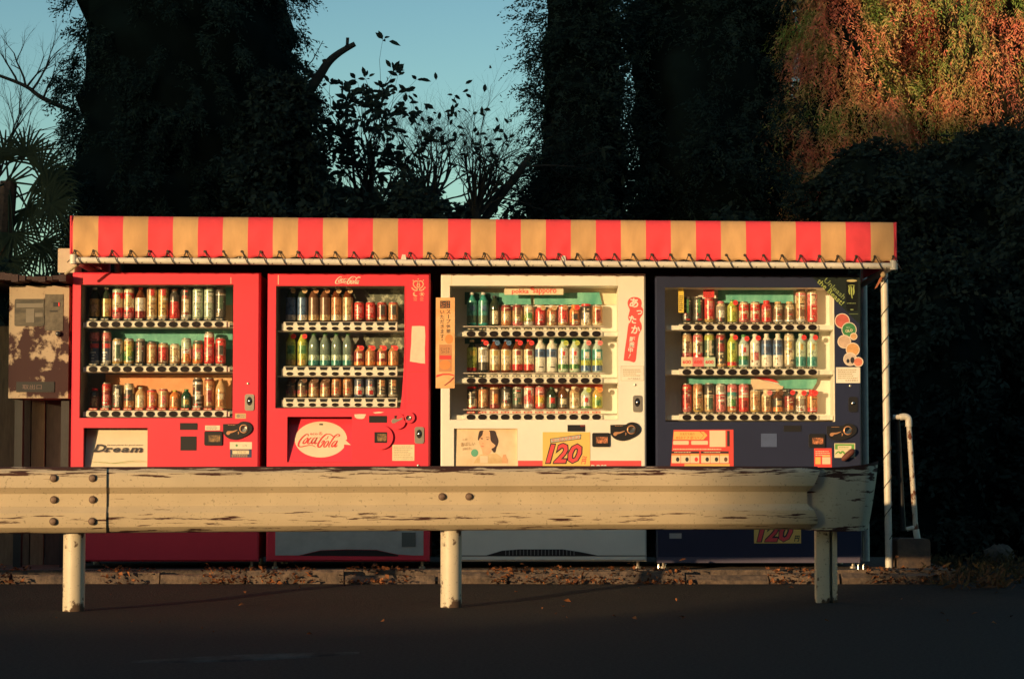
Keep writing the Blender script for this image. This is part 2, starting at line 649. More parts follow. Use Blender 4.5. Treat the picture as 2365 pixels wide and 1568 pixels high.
def dec(M, name, zx0, zy0, zx1, zy1, m, y=0.0, th=.002, parent=None, rnd=0.0):
    """a flat part standing th proud of the plane y"""
    a, b = M['Z'](zx0, zy0, y), M['Z'](zx1, zy1, y)
    mb = MB()
    if rnd:
        mb.prism(rrect(a.x, b.x, b.z, a.z, rnd), y - th, y + .001, m)
    else:
        mb.prism([(a.x, b.z), (b.x, b.z), (b.x, a.z), (a.x, a.z)], y - th, y + .001, m)
    return obj(name, mb, parent or M['root'], ((a.x + b.x) / 2, y, (a.z + b.z) / 2), world=True)


def decpoly(M, name, pts, m, y=0.0, th=.002, parent=None):
    q = [M['Z'](p[0], p[1], y) for p in pts]
    mb = MB()
    mb.prism([(p.x, p.z) for p in q], y - th, y + .001, m)
    return obj(name, mb, parent or M['root'], (q[0].x, y, q[0].z), world=True)


def decdisc(M, name, zx, zy, r, m, y=0.0, th=.002, parent=None, rz=None):
    u = .3028 / 368
    c = M['Z'](zx, zy, y)
    mb = MB()
    mb.prism(ring(c.x, c.z, r * u, (rz or r) * u), y - th, y + .001, m)
    return obj(name, mb, parent or M['root'], (c.x, y, c.z), world=True)


def dectxt(M, s, zx0, zy0, zx1, zy1, m, y, parent=None, name='lettering', **kw):
    a, b = M['Z'](zx0, zy0, y), M['Z'](zx1, zy1, y)
    mb = MB()
    txt(mb, s, a.x, b.x, b.z, a.z, m, y, **kw)
    return obj(name, mb, parent or M['root'], ((a.x + b.x) / 2, y, (a.z + b.z) / 2), world=True)


def printlines(M, zx0, zy0, zx1, zy1, rows, m, y, parent, seedv=1):
    """rows of small illegible print: broken short bars"""
    r_ = random.Random(seedv)
    mb = MB()
    h = (zy1 - zy0) / rows
    for i in range(rows):
        x_ = zx0
        end = zx1 - r_.uniform(0, .3) * (zx1 - zx0)
        while x_ < end:
            w = r_.uniform(4, 14)
            a, b = M['Z'](x_, zy0 + h * (i + .25), y), M['Z'](min(x_ + w, end), zy0 + h * (i + .7), y)
            mb.poly([(a.x, y, b.z), (b.x, y, b.z), (b.x, y, a.z), (a.x, y, a.z)], m)
            x_ += w + 3
    return obj('print', mb, parent, tuple(WP[parent]), world=True)


UX = .3028 / 368        # metres per drawing unit on the front plane


def button_mesh(rx, rz):
    mb = MB()
    mb.prism(ring(0, 0, rx, rz, 18), -.004, .002, button_black)
    me = mb.mesh('button', 30)
    return me


BTN = button_mesh(.0275, .0185)
BTN2 = button_mesh(.021, .0115)
RIM = MB()
for i in range(18):
    a0, a1 = 2 * math.pi * i / 18, 2 * math.pi * (i + 1) / 18
    RIM.poly([(.031 * math.cos(a0), -.0025, .0215 * math.sin(a0)), (.031 * math.cos(a1), -.0025, .0215 * math.sin(a1)), (.0275 * math.cos(a1), 0, .0185 * math.sin(a1)), (.0275 * math.cos(a0), 0, .0185 * math.sin(a0))], rail_white)


def tagmesh(name, m, w=.052, h=.011):
    mb = MB()
    mb.prism([(-w / 2, -h / 2), (w / 2, -h / 2), (w / 2, h / 2), (-w / 2, h / 2)], -.0015, .001, m)
    lt = pm('cream', 'paper')
    mb.poly([(-w * .38, -.0022, -h * .2), (-w * .05, -.0022, -h * .2), (-w * .05, -.0022, h * .25), (-w * .38, -.0022, h * .25)], lt)
    mb.poly([(w * .08, -.0022, -h * .28), (w * .38, -.0022, -h * .28), (w * .38, -.0022, h * .1), (w * .08, -.0022, h * .1)], lt)
    return mb.mesh(name)


TAGB = tagmesh('price_tag', mat('tag_navy', (.03, .06, .08), .5))
TAGR = tagmesh('price_tag', mat('tag_red', (.62, .06, .06), .5))
TAGK = tagmesh('price_tag', mat('tag_black', (.02, .03, .03), .5))


def shelf(M, zx0, zx1, zyt, zyb, cols, bx0, bx1, tag_me, tag_zy, style=0):
    """button rail with its brackets, deck, buttons and price tags"""
    Z = M['Z']
    yf = .040
    a, b = Z(zx0, zyt, yf), Z(zx1, zyb, yf)
    mb = MB()
    h = a.z - b.z
    prof = [(yf + .012, b.z), (yf, b.z + .006), (yf, a.z - .012), (yf + .006, a.z - .004), (yf + .016, a.z), (yf + .05, a.z), (yf + .05, b.z)]
    n = len(prof)
    A = [(a.x, p[0], p[1]) for p in prof]
    B = [(b.x, p[0], p[1]) for p in prof]
    for i in range(n):
        k = (i + 1) % n
        mb.poly([A[i], A[k], B[k], B[i]][::-1], rail_white)
    mb.poly(A, rail_white)
    mb.poly(B[::-1], rail_white)
    l, r = Z(bx0, zyt, yf + .01), Z(bx1, zyt, yf + .01)
    zt, zb = a.z - .2 * h, b.z + .12 * h
    mb.box(l.x, a.x - .001, yf + .012, yf + .03, zb, zt, rail_white)
    if r.x > b.x + .01:
        mb.box(b.x + .001, r.x, yf + .012, yf + .03, zb, zt, rail_white)
    wx0, wx1 = M['win'][0], M['win'][1]
    mb.box(wx0 + .002, wx1 - .002, yf + .052, .226, b.z + .002, b.z + .008, rail_white)
    sh = obj('shelf', mb, M['root'], (a.x, yf, b.z), world=True)
    for i, zx in enumerate(cols):
        if style == 0:
            c = Z(zx, (zyt + zyb) / 2 + 1, yf)
            inst('button', BTN, sh, (c.x, yf - .0005, c.z))
        else:
            c = Z(zx, zyb - 22, yf)
            inst('button', BTN2, sh, (c.x, yf - .0005, c.z))
        t = Z(zx, tag_zy, yf + .008)
        inst('price_tag', tag_me, sh, (t.x, yf + .006 if style == 0 else yf - .001, t.z))
    return sh


# ------------------------------------------------------------------ drinks
PROF = {
    'can': [(.80, 0), (.97, .035), (1, .06), (1, .90), (.86, .955), (.84, .965), (.84, 1.0), (.76, 1.0), (.76, .985)],
    'bottle': [(.86, 0), (1, .03), (1, .28), (.965, .30), (1, .32), (1, .62), (.97, .68), (.80, .77), (.55, .85), (.40, .89), (.40, .93)],
    'square': [(.9, 0), (1, .02), (1, .70), (.96, .76), (.7, .84), (.45, .88), (.42, .93)],
    'boca': [(.86, 0), (1, .03), (1, .70), (.93, .77), (.72, .84), (.60, .86), (.60, .885)],
    'jar': [(.84, 0), (1, .04), (1, .84), (.95, .88), (.90, .90)],
}
CAPZ = {'bottle': (.925, 1.0, .45), 'square': (.925, 1.0, .47), 'boca': (.88, 1.0, .64), 'jar': (.895, 1.0, .92)}
ORD = ['first', 'second', 'third', 'fourth', 'fifth', 'sixth', 'seventh', 'eighth', 'ninth', 'tenth', 'eleventh', 'twelfth']
TAGC = {}


def drink(M, mphrase, rowname, i, zx, base, spec, r=.0325, ydrink=.165):
    kind, top, bands, cap, lab, badge, tg, look, cat = spec
    Z = M['Z']
    c = Z(zx, base, ydrink)
    t = Z(zx, top, ydrink)
    h = t.z - c.z
    z0 = c.z
    label = f"{look}, {ORD[i]} from left on {rowname} shelf of {mphrase}"
    root = thing({'can': 'drink_can', 'bottle': 'drink_bottle', 'square': 'drink_bottle', 'boca': 'drink_bottle', 'jar': 'drink_bottle'}[kind],
                 label, cat, (c.x, ydrink, z0), 'sample drinks shown in the vending machines')
    if kind == 'can' and h < .13:
        r *= .96
    prof = [(q * r, z * h) for q, z in PROF[kind]]
    if isinstance(bands, str):
        bands = [(1.0, bands)]
    marks = []
    mr_ = random.Random(zlib.crc32((look + kind).encode()))
    topz = {'can': .88, 'boca': .66, 'jar': .80}.get(kind, .28)
    zc = .06
    while zc < topz - .05:
        hh = mr_.uniform(.02, .07)
        if mr_.random() < .75:
            w0 = mr_.uniform(-55, 5)
            base_c = [cc for zz, cc in bands if zc <= zz][0]
            lum = sum(C[base_c])
            mk_ = mr_.choice(['brown', 'dred', 'black', 'white'] if lum > .9 else ['cream', 'tan', 'silver', 'red'])
            marks.append((zc * h, min(topz, zc + hh) * h, w0, w0 + mr_.uniform(20, 70), pm(mk_, 'print')))
        zc += hh + mr_.uniform(.015, .06)
    cuts = [q_ for m_ in marks for q_ in m_[:2]] + [b[0] * h for b in bands[:-1]] + ([badge[0] * h, badge[1] * h] if badge else [])
    for cz in cuts:
        for k in range(len(prof) - 1):
            if prof[k][1] < cz - 1e-5 and prof[k + 1][1] > cz + 1e-5:
                f = (cz - prof[k][1]) / (prof[k + 1][1] - prof[k][1])
                prof.insert(k + 1, (prof[k][0] + f * (prof[k + 1][0] - prof[k][0]), cz))
                break
    km = 'glass' if kind in ('bottle', 'square') else 'print'

    def mf(z, ang):
        if kind == 'can' and z > .955 * h:
            return lidm
        if badge and badge[0] * h - 1e-6 < z < badge[1] * h + 1e-6 and abs(ang - 6) < badge[3]:
            return pm(badge[2], 'print')
        for (ma, mb2, m0, m1, mc) in marks:
            if ma - 1e-6 < z < mb2 + 1e-6 and m0 < ang < m1:
                return mc
        for zz, cc in bands:
            if z <= zz * h + 1e-6:
                return pm(cc, km)
        return pm(bands[-1][1], km)
    mb = MB()
    mb.lathe(prof, mf, 24)
    obj('body', mb, root, (c.x, ydrink, z0), smooth=40)
    if kind in CAPZ:
        a, b, q = CAPZ[kind]
        cm = MB()
        cmat = pm(cap, 'plastic')
        rr = q * r
        cm.lathe([(rr * .96, a * h), (rr, a * h + .001), (rr, b * h - .002), (rr * .85, b * h)], lambda z, g_: cmat, 14)
        obj('cap', cm, root, (c.x, ydrink, z0), smooth=40)
    if lab:
        lm = MB()
        segs = lab if isinstance(lab, list) else [lab]
        z_ = []
        pr = []
        lm_r = r * 1.018
        for (a, b, cc) in segs:
            z_.append((a * h, b * h, cc))
        pr = [(lm_r * .97, z_[0][0])]
        for a, b, cc in z_:
            pr += [(lm_r, a + .0003), (lm_r, b - .0003)]
        pr.append((lm_r * .97, z_[-1][1]))

        def lf(z, g_):
            for a, b, cc in z_:
                if z <= b:
                    if badge and abs(g_ - 6) < badge[3] and badge[0] * h < z < badge[1] * h:
                        return pm(badge[2], 'print')
                    return pm(cc, 'print')
            return pm(z_[-1][2], 'print')
        if badge and z_[0][0] < badge[0] * h:
            ins = [(lm_r, badge[0] * h), (lm_r, badge[1] * h)]
            pr = sorted(pr + ins, key=lambda q_: q_[1])
        lm.lathe(pr, lf, 24)
        obj('label', lm, root, (c.x, ydrink, z0), smooth=40)
    if tg:
        if tg not in TAGC:
            tm = MB()
            tm.prism(ring(0, 0, .0165, None, 16), -.001, .001, pm(tg, 'paper'))
            tm.poly([(-.009, -.0016, -.002), (.009, -.0016, -.002), (.009, -.0016, .004), (-.009, -.0016, .004)], mat('tag_print_' + tg, Vector(C[tg]) * .55, .6))
            TAGC[tg] = tm.mesh('hanging_tag')
        if kind == 'can':
            p = (c.x + .012, ydrink - r - .003, z0 + .86 * h)
        else:
            p = (c.x + .017, ydrink - r * .85 - .003, z0 + (.87 if h > .15 else .86) * h)
        inst('hanging_tag', TAGC[tg], root, p)
    return root


def S(kind, top, bands, look, cap=None, lab=None, badge=None, tg=None):
    return (kind, top, bands, cap, lab, badge, tg, look, 'drink can' if kind == 'can' else 'drink bottle')


def row(M, mphrase, rowname, cols, base, specs, **kw):
    for i, (zx, s) in enumerate(zip(cols, specs)):
        drink(M, mphrase, rowname, i, zx, base, s, **kw)


# parts every machine has
def lock(M, zx0, zy0, zx1, zy1, m=None):
    m = m or steel
    p = dec(M, 'lock', zx0, zy0, zx1, zy1, m, 0, .006, rnd=.014)
    cx, cy = (zx0 + zx1) / 2, zy0 + (zy1 - zy0) * .42
    decdisc(M, 'lock_recess', cx, cy, (zx1 - zx0) * .30, black_pl, -.006, .0006, p, rz=(zy1 - zy0) * .26)
    c = M['Z'](cx, cy, -.007)
    mb = MB()
    mb.tube([(0, 0, 0), (0, -.010, 0), (0, -.013, 0)], [.0085, .0085, .004], chrome, 12)
    obj('lock_cylinder', mb, p, (c.x, -.0068, c.z), smooth=40)
    return p


def screw(M, zx, zy):
    c = M['Z'](zx, zy, 0)
    mb = MB()
    mb.tube([(0, .001, 0), (0, -.003, 0), (0, -.005, 0)], [.0075, .0075, .004], steel, 12)
    obj('screw', mb, M['root'], (c.x, 0, c.z), smooth=40)


lever_orange = mat('coin_slot_metal', (.72, .36, .18), .35, .4)


def coin_unit(M, x0, y0, x1, y1):
    """black teardrop plate with the coin slot and the round return lever"""
    w, h = x1 - x0, y1 - y0
    f = lambda u, v: (x0 + u * w, y0 + v * h)
    out = [f(*q) for q in smoothpts([(0, .14), (.25, .125), (.5, .12), (.60, .03), (.72, -.01), (.86, .04), (.97, .2), (1.0, .36), (.97, .55), (.86, .72), (.70, .86), (.52, .97), (.36, 1.0), (.2, .94), (.08, .80), (.01, .62), (0, .40), (0, .16)], 4)[:-1]]
    p = decpoly(M, 'coin_unit', out, black_pl, 0, .012)
    sl = [f(*q) for q in smoothpts([(.10, .62), (.14, .54), (.22, .52), (.32, .52), (.48, .455), (.46, .50), (.34, .60), (.25, .64), (.20, .72), (.14, .73), (.10, .66)], 4)[:-1]]
    decpoly(M, 'coin_slot', sl, lever_orange, -.0122, .001, p)
    c = M['Z'](*f(.70, .40), -.0125)
    mb = MB()
    r0 = .148 * w * UX
    mb.tube([(0, 0, 0), (0, -.004, 0)], [r0, r0], lever_orange, 20)
    mb.tube([(0, -.0042, 0), (0, -.010, 0), (0, -.007, 0)], [r0 * .86, r0 * .8, r0 * .35], chrome, 20)
    obj('return_lever', mb, p, (c.x, -.0125, c.z), smooth=30)
    a, b = f(.16, .165), f(.44, .225)
    printlines(M, a[0], a[1], b[0], b[1], 1, lever_orange, -.0135, p, 3)
    decpoly(M, 'arrow_mark', [f(.50, .55), f(.545, .60), f(.52, .70), f(.50, .73), f(.51, .64)], lever_orange, -.0122, .0008, p)
    return p


def card_reader(M, x0, y0, x1, y1, glow):
    p = dec(M, 'card_reader', x0, y0, x1, y1, black_pl, 0, .010, rnd=.010)
    w, h = x1 - x0, y1 - y0
    q = dec(M, 'reader_window', x0 + .22 * w, y0 + .28 * h, x0 + .88 * w, y0 + .74 * h, glow, -.0105, .0008, p)
    return p


reader_print = mat('reader_print', (.06, .045, .03), .4, col2=(.42, .24, .1), scale=45, lo=.4, hi=.66)
reader_print2 = mat('reader_print_bright', (.10, .05, .03), .4, col2=(.7, .25, .12), scale=45, lo=.42, hi=.6)

Zs = {}


def mkZ(ox, oy, k):
    return lambda zx, zy, Y=0.0: P(ox + k * zx, oy + k * zy, Y)


# ---- 1: wide red machine -------------------------------------------------
Z1 = mkZ(153.1, 612.5, .3027)
zb = P(400, 1296).z
M1 = machine('vending_machine', 'wide plain red vending machine with a cream italic lettered panel, leftmost of the drink machines', Z1, red_body,
             (40, 55, 1475, 1533), (105, 148, 1272, 1165), zb, dark_int, adhole=(128, 1240, 618, 1760))
cols1 = [204 + 87.4 * i for i in range(12)]
for (yt, yb_, tz, tm) in ((424, 476, 412, TAGB), (767, 817, 757, TAGB), (1106, 1160, 1097, TAGR)):
    shelf(M1, 152, 1222, yt, yb_, cols1, 128, 1245, tm, tz)
dec(M1, 'backing_sheet', 335, 495, 1268, 640, teal_film, .25, .003)
dec(M1, 'backing_sheet', 1212, 165, 1268, 305, teal_film, .25, .003)
dec(M1, 'backing_sheet', 1205, 640, 1268, 760, mat('teal_dark', (.04, .13, .11), .5), .25, .003)
dec(M1, 'backing_sheet', 300, 832, 1262, 1095, orange_film, .25, .003)
dec(M1, 'backing_sheet', 1210, 305, 1268, 440, mat('tan_board', (.5, .38, .24), .6), .25, .003)
WR = 'wide red machine'
d1 = [c_ + 12 for c_ in cols1]
row(M1, WR, 'top', d1, 408, [
    S('bottle', 170, 'dkglass', 'dark glass bottle with tan label', 'white', (.06, .63, 'gold'), (.2, .45, 'tan', 40)),
    S('bottle', 170, 'dkglass', 'dark glass bottle with tan label', 'white', (.06, .63, 'gold'), (.2, .45, 'tan', 40)),
    S('can', 165, [(.18, 'pink'), (.34, 'red'), (.62, 'cream'), (.80, 'red'), (1, 'pgreen')], 'tall red and cream can', badge=(.4, .72, 'cream', 38)),
    S('can', 165, [(.18, 'pink'), (.34, 'red'), (.62, 'cream'), (.80, 'red'), (1, 'cream')], 'tall red and cream can', badge=(.4, .72, 'tan', 38)),
    S('bottle', 170, 'amber', 'dark red bottle with white label', 'red', [(.02, .24, 'dred'), (.42, .66, 'white')]),
    S('can', 163, [(.1, 'cream'), (.9, 'tan'), (1, 'cream')], 'tall tan can with red spot', badge=(.7, .92, 'red', 26)),
    S('can', 163, [(.1, 'cream'), (.9, 'gold'), (1, 'cream')], 'tall tan can with red spot', badge=(.7, .92, 'red', 26)),
    S('boca', 175, [(.3, 'red'), (.5, 'dred'), (1, 'black')], 'black bottle with red cone print', 'brown', badge=(.02, .55, 'red', 45)),
    S('can', 166, [(.12, 'silver'), (.7, 'brown'), (1, 'black')], 'tall dark brown can', badge=(.2, .6, 'cream', 30)),
    S('can', 166, [(.5, 'pgreen'), (.53, 'white'), (1, 'pgreen')], 'tall pale green can', badge=(.55, .7, 'white', 35)),
    S('can', 166, [(.5, 'pgreen'), (.53, 'white'), (1, 'pgreen')], 'tall pale green can', badge=(.55, .7, 'white', 35)),
    S('can', 172, [(.75, 'black'), (.78, 'silver'), (1, 'black')], 'tall black can', badge=(.3, .7, 'dgreen', 30)),
])
row(M1, WR, 'middle', d1, 752, [
    S('can', 505, [(.1, 'silver'), (.48, 'navy'), (.64, 'navy'), (.7, 'black'), (.98, 'pink'), (1, 'red')], 'tall red and navy can', badge=(.48, .62, 'red', 55)),
    S('can', 505, [(.1, 'silver'), (.48, 'navy'), (.64, 'navy'), (.7, 'black'), (.98, 'pink'), (1, 'red')], 'tall red and navy can', badge=(.48, .62, 'red', 55)),
    S('can', 560, [(.1, 'gold'), (.9, 'silver'), (1, 'gold')], 'shiny silver can', badge=(.2, .75, 'dgreen', 26)),
    S('can', 560, [(.12, 'gold'), (.5, 'green'), (.9, 'gold'), (1, 'silver')], 'green and gold can', badge=(.3, .7, 'ygreen', 32)),
    S('can', 563, [(.92, 'black'), (1, 'silver')], 'black can with white marks', badge=(.1, .85, 'grey', 18)),
    S('can', 588, [(.2, 'copper'), (.9, 'copper'), (1, 'brown')], 'short copper can', badge=(.3, .7, 'tan', 40)),
    S('can', 594, [(.15, 'brown'), (.8, 'dred'), (1, 'tan')], 'short brown and red can', badge=(.2, .75, 'red', 36)),
    S('can', 600, [(.1, 'tan'), (1, 'cream')], 'short cream can', badge=(.4, .75, 'tan', 40)),
    S('can', 558, [(.2, 'copper'), (.6, 'white'), (1, 'pgreen')], 'white can with orange base', badge=(.1, .4, 'orange', 40)),
    S('can', 578, [(.2, 'orange'), (.65, 'pink'), (.85, 'copper'), (1, 'dgreen')], 'short orange and brown can', badge=(.2, .5, 'cream', 30)),
    S('can', 512, [(.84, 'red'), (1, 'white')], 'tall red can with white top', badge=(.25, .5, 'pink', 38)),
    S('can', 555, [(.3, 'red'), (.65, 'dred'), (1, 'red')], 'red can with dark figure print', badge=(.35, .7, 'black', 30)),
])
row(M1, WR, 'bottom', d1, 1092, [
    S('boca', 938, [(.6, 'brown'), (1, 'black')], 'small black bottle with red cap', 'red', badge=(.1, .5, 'tan', 35)),
    S('can', 898, [(.12, 'silver'), (.5, 'red'), (.7, 'dred'), (1, 'red')], 'red can with silver base', badge=(.3, .55, 'pink', 35)),
    S('can', 913, [(1, 'black')], 'black can with white letters', badge=(.12, .82, 'white', 17)),
    S('can', 903, [(.3, 'copper'), (.6, 'black'), (1, 'cream')], 'white and black can', badge=(.55, .75, 'black', 40)),
    S('bottle', 930, 'tan', 'pale bottle with orange label', 'pgreen', (.05, .62, 'cream')),
    S('can', 948, [(.15, 'red'), (.85, 'orange'), (1, 'red')], 'short orange can', badge=(.3, .7, 'pink', 35)),
    S('can', 944, [(.2, 'copper'), (.9, 'tan'), (1, 'red')], 'short tan and red can', badge=(.25, .65, 'pink', 35)),
    S('bottle', 953, 'orange', 'small orange bottle', 'ygreen', (.1, .55, 'copper')),
    S('bottle', 945, 'dgreen', 'small dark green bottle', 'green', (.1, .55, 'dgreen'), (.2, .45, 'gold', 35)),
    S('can', 860, [(.08, 'silver'), (.4, 'black'), (.45, 'silver'), (.78, 'black'), (.86, 'white'), (1, 'black')], 'tall black and white can', badge=(.3, .55, 'white', 30)),
    S('can', 860, [(.1, 'brown'), (.9, 'copper'), (1, 'dred')], 'tall reddish brown can', badge=(.2, .6, 'dred', 36)),
    S('bottle', 865, 'tan', 'tall tan bottle', 'copper', (.06, .55, 'copper'), (.3, .5, 'cream', 38)),
])
# advert panel, tilted deeper at its top
ax0, ax1, az0, az1 = M1['ad']
ad_cream = mat('cream_panel', (.74, .62, .44), .5, var=.05)


def advert(M, m, deep_t=.095, deep_b=.012):
    x0, x1, z0, z1 = M['ad']
    mb = MB()
    mb.poly([(x0 + .001, deep_b, z0 + .001), (x1 - .001, deep_b, z0 + .001), (x1 - .001, deep_t, z1 - .001), (x0 + .001, deep_t, z1 - .001)], m)
    mb.poly([(x0 + .001, deep_b + .01, z0 + .001), (x0 + .001, deep_t + .01, z1 - .001), (x1 - .001, deep_t + .01, z1 - .001), (x1 - .001, deep_b + .01, z0 + .001)], m)
    ga = MB()
    cav = black_pl
    ga.poly([(x0, .03, z0), (x0, .14, z0), (x0, .14, z1), (x0, .03, z1)], cav)
    ga.poly([(x1, .03, z1), (x1, .14, z1), (x1, .14, z0), (x1, .03, z0)], cav)
    ga.poly([(x0, .03, z1), (x0, .14, z1), (x1, .14, z1), (x1, .03, z1)], cav)
    ga.poly([(x0, .14, z0), (x1, .14, z0), (x1, .14, z1), (x0, .14, z1)], cav)
    obj('panel_recess', ga, M['root'], (x0, .03, z0), world=True)
    return obj('advert_panel', mb, M['root'], (x0, deep_b, z0), world=True)


def tilt_onto(o, M, deep_t=.095, deep_b=.012, lift=.002):
    """lays flat lettering on the sloping advert panel"""
    x0, x1, z0, z1 = M['ad']
    off = WP[o]
    for v in o.data.vertices:
        z = v.co.z + off.z
        f = (z - z0) / (z1 - z0)
        v.co.y = (deep_b + (deep_t - deep_b) * f - lift) - off.y + (v.co.y + off.y)


ink = mat('ink_dark', (.03, .03, .035), .5)
ap = advert(M1, ad_cream)
dr = MB()
# the slab-serif word, drawn letter by letter from the default face with added serifs
a_, b_ = Z1(190, 1362), Z1(575, 1428)


def zr(M, pts):
    return [(M['Z'](p[0], p[1], 0).x, M['Z'](p[0], p[1], 0).z) for p in pts]


def word(M, letters, m, y, bold, shear, sh=None):
    mb = MB()
    for ch, zx0, zy0, zx1, zy1 in letters:
        a, b = M['Z'](zx0, zy0, 0), M['Z'](zx1, zy1, 0)
        if sh:
            txt(mb, ch, a.x + .004, b.x + .004, b.z - .004, a.z - .004, sh, y + .0008, shear=shear, bold=bold)
        txt(mb, ch, a.x, b.x, b.z, a.z, m, y, shear=shear, bold=bold)
    return mb


letters = [('D', 192, 1364, 290, 1424), ('r', 278, 1390, 342, 1424), ('e', 342, 1390, 398, 1426), ('a', 404, 1390, 466, 1426), ('m', 470, 1390, 570, 1426)]
mbw = word(M1, letters, ink, -.001, .035, .28, mat('ink_shade', (.28, .22, .18), .6))
for sx in ((190, 1424, 226), (274, 1424, 322), (468, 1424, 498), (506, 1424, 530), (540, 1424, 574)):
    q = zr(M1, [(sx[0], sx[1] - 8), (sx[2], sx[1] - 8), (sx[2], sx[1]), (sx[0], sx[1])])
    mbw.poly([(q[3][0], -.001, q[3][1]), (q[2][0], -.001, q[2][1]), (q[1][0], -.001, q[1][1]), (q[0][0], -.001, q[0][1])], ink)
o = obj('lettering', mbw, ap, (ax0, 0, az0), world=True)
tilt_onto(o, M1)
mb = MB()
a_, b_ = Z1(296, 1365), Z1(572, 1378)
txt(mb, 'Various pieces for good season', a_.x, b_.x, b_.z, a_.z, ink, -.001, shear=.3, bold=.012)
o = obj('lettering', mb, ap, (ax0, 0, az0), world=True)
tilt_onto(o, M1)
mb = MB()
ribbon(mb, zr(M1, [(180, 1495), (260, 1505), (350, 1508), (450, 1496), (540, 1490), (610, 1497)]), .006, mat('green_line', (.3, .36, .16), .6), -.001)
ribbon(mb, zr(M1, [(180, 1505), (270, 1500), (360, 1512), (470, 1504), (560, 1500), (610, 1505)]), .004, mat('green_line', (.3, .36, .16), .6), -.0014)
o = obj('printed_wave', mb, ap, (ax0, 0, az0), world=True)
tilt_onto(o, M1)
dec(M1, 'display', 868, 1203, 1000, 1255, black_pl, 0, .003)
dec(M1, 'bill_cover', 872, 1305, 992, 1412, black_pl, 0, .003)
p = dec(M1, 'instruction_label', 1060, 1222, 1172, 1258, paper, 0, .001)
printlines(M1, 1068, 1226, 1166, 1254, 3, lines_grey, -.0016, p, 5)
card_reader(M1, 1055, 1265, 1190, 1375, reader_print)
coin_unit(M1, 1198, 1192, 1420, 1330)
p = dec(M1, 'sticker', 1248, 1348, 1416, 1402, paper, 0, .001)
decdisc(M1, 'sticker_mark', 1300, 1374, 9, pm('green', 'paper'), -.0012, .0006, p)
dectxt(M1, '2.79', 1345, 1370, 1378, 1384, lines_grey, -.0016, p)
p = dec(M1, 'sticker', 1250, 1403, 1414, 1466, pm('navy', 'paper'), 0, .001)
dec(M1, 'sticker_window', 1268, 1414, 1394, 1440, pm('cream', 'paper'), -.0012, .0006, p)
dectxt(M1, '27510', 1300, 1418, 1370, 1434, lines_grey, -.0024, p)
printlines(M1, 1262, 1405, 1404, 1413, 1, pm('tan', 'paper'), -.0016, p, 8)
printlines(M1, 1262, 1443, 1404, 1464, 2, pm('tan', 'paper'), -.0016, p, 9)
lock(M1, 1363, 983, 1433, 1110)
screw(M1, 1387, 903)
p = dec(M1, 'sticker', 1288, 1130, 1371, 1170, pm('tan', 'paper'), 0, .001)
decdisc(M1, 'sticker_mark', 1312, 1150, 13, lines_grey, -.0012, .0006, p)
printlines(M1, 1330, 1136, 1366, 1164, 2, lines_grey, -.0016, p, 4)
dec(M1, 'door_seam', 1254, 93, 1258, 142, paper, 0, .0012)
dec(M1, 'door_seam', 123, 60, 127, 142, mat('red_seam', (.55, .04, .04), .5), 0, .0008)

# ---- 2: narrow red machine with script lettering ------------------------
Z2 = mkZ(597.2, 612.5, .3028)
M2 = machine('vending_machine', 'narrow red vending machine with flowing script lettering, between wide red and white machines', Z2, red2_body,
             (65, 62, 1308, 1533), (130, 158, 1112, 1090), zb, dark_int, adhole=(218, 1155, 712, 1500))
cols2 = [237 + 86.7 * i for i in range(10)]
slotm = MB()
slotm.prism([(-.026, .010), (.026, .010), (.020, -.010), (-.020, -.010)], -.0012, .001, black_pl)
SLOT = slotm.mesh('button_slot')
for (yt, yb_, tz) in ((430, 505, 448), (770, 850, 788), (1010, 1086, 1030)):
    sh = shelf(M2, 190, 1056, yt, yb_, cols2, 176, 1062, SLOT, tz, style=1)
decpoly(M2, 'backing_print', [(800, 180), (1108, 180), (1108, 420), (960, 420), (860, 250), (800, 190)], olive_int, .25, .003)
decpoly(M2, 'backing_print', [(800, 520), (1108, 520), (1108, 760), (960, 760), (820, 610)], olive_int, .25, .003)
decpoly(M2, 'window_trim', [(1096, 156), (1118, 156), (1118, 300), (1114, 560), (1106, 800), (1092, 1000), (1080, 1092), (1118, 1092), (1120, 156)][:7] + [(1116, 1092), (1121, 156)], red2_body, 0, .002)
NR = 'narrow red machine'
d2 = [c_ + 10 for c_ in cols2]
dark = lambda t, col, look, lab, base_c, tg: S('bottle', t, col, look, 'silver', [(.01, .17, base_c), (.2, .68, lab)], None, tg)
row(M2, NR, 'top', d2, 425, [
    dark(165, 'dkglass', 'dark bottle with silver blue label', 'blue', 'silver', 'tan'),
    dark(165, 'dkglass', 'dark bottle with silver blue label', 'blue', 'silver', 'tan'),
    dark(165, 'brown', 'dark tea bottle with brown label', 'brown', 'tan', 'copper'),
    dark(165, 'brown', 'dark tea bottle with brown label', 'brown', 'tan', 'copper'),
    dark(165, 'amber', 'copper bottle with tan label', 'copper', 'cream', 'tan'),
    dark(165, 'amber', 'copper bottle with tan label', 'tan', 'cream', 'tan'),
    S('can', 280, [(.15, 'dred'), (.96, 'red'), (1, 'silver')], 'short bright red can', badge=(.4, .7, 'pink', 30)),
    S('can', 280, [(.15, 'dred'), (.96, 'red'), (1, 'silver')], 'short bright red can', badge=(.4, .7, 'pink', 30)),
    S('can', 282, [(.2, 'copper'), (.9, 'dred'), (1, 'red')], 'short dark red can', badge=(.3, .8, 'black', 36)),
    S('can', 282, [(.2, 'copper'), (.9, 'copper'), (1, 'red')], 'short dark red can', badge=(.3, .8, 'black', 36)),
])
grn = S('bottle', 512, 'ygreen', 'green tea bottle with leafy label', 'pgreen', [(.01, .17, 'gold'), (.2, .72, 'ygreen')], (.35, .6, 'green', 40), 'red')
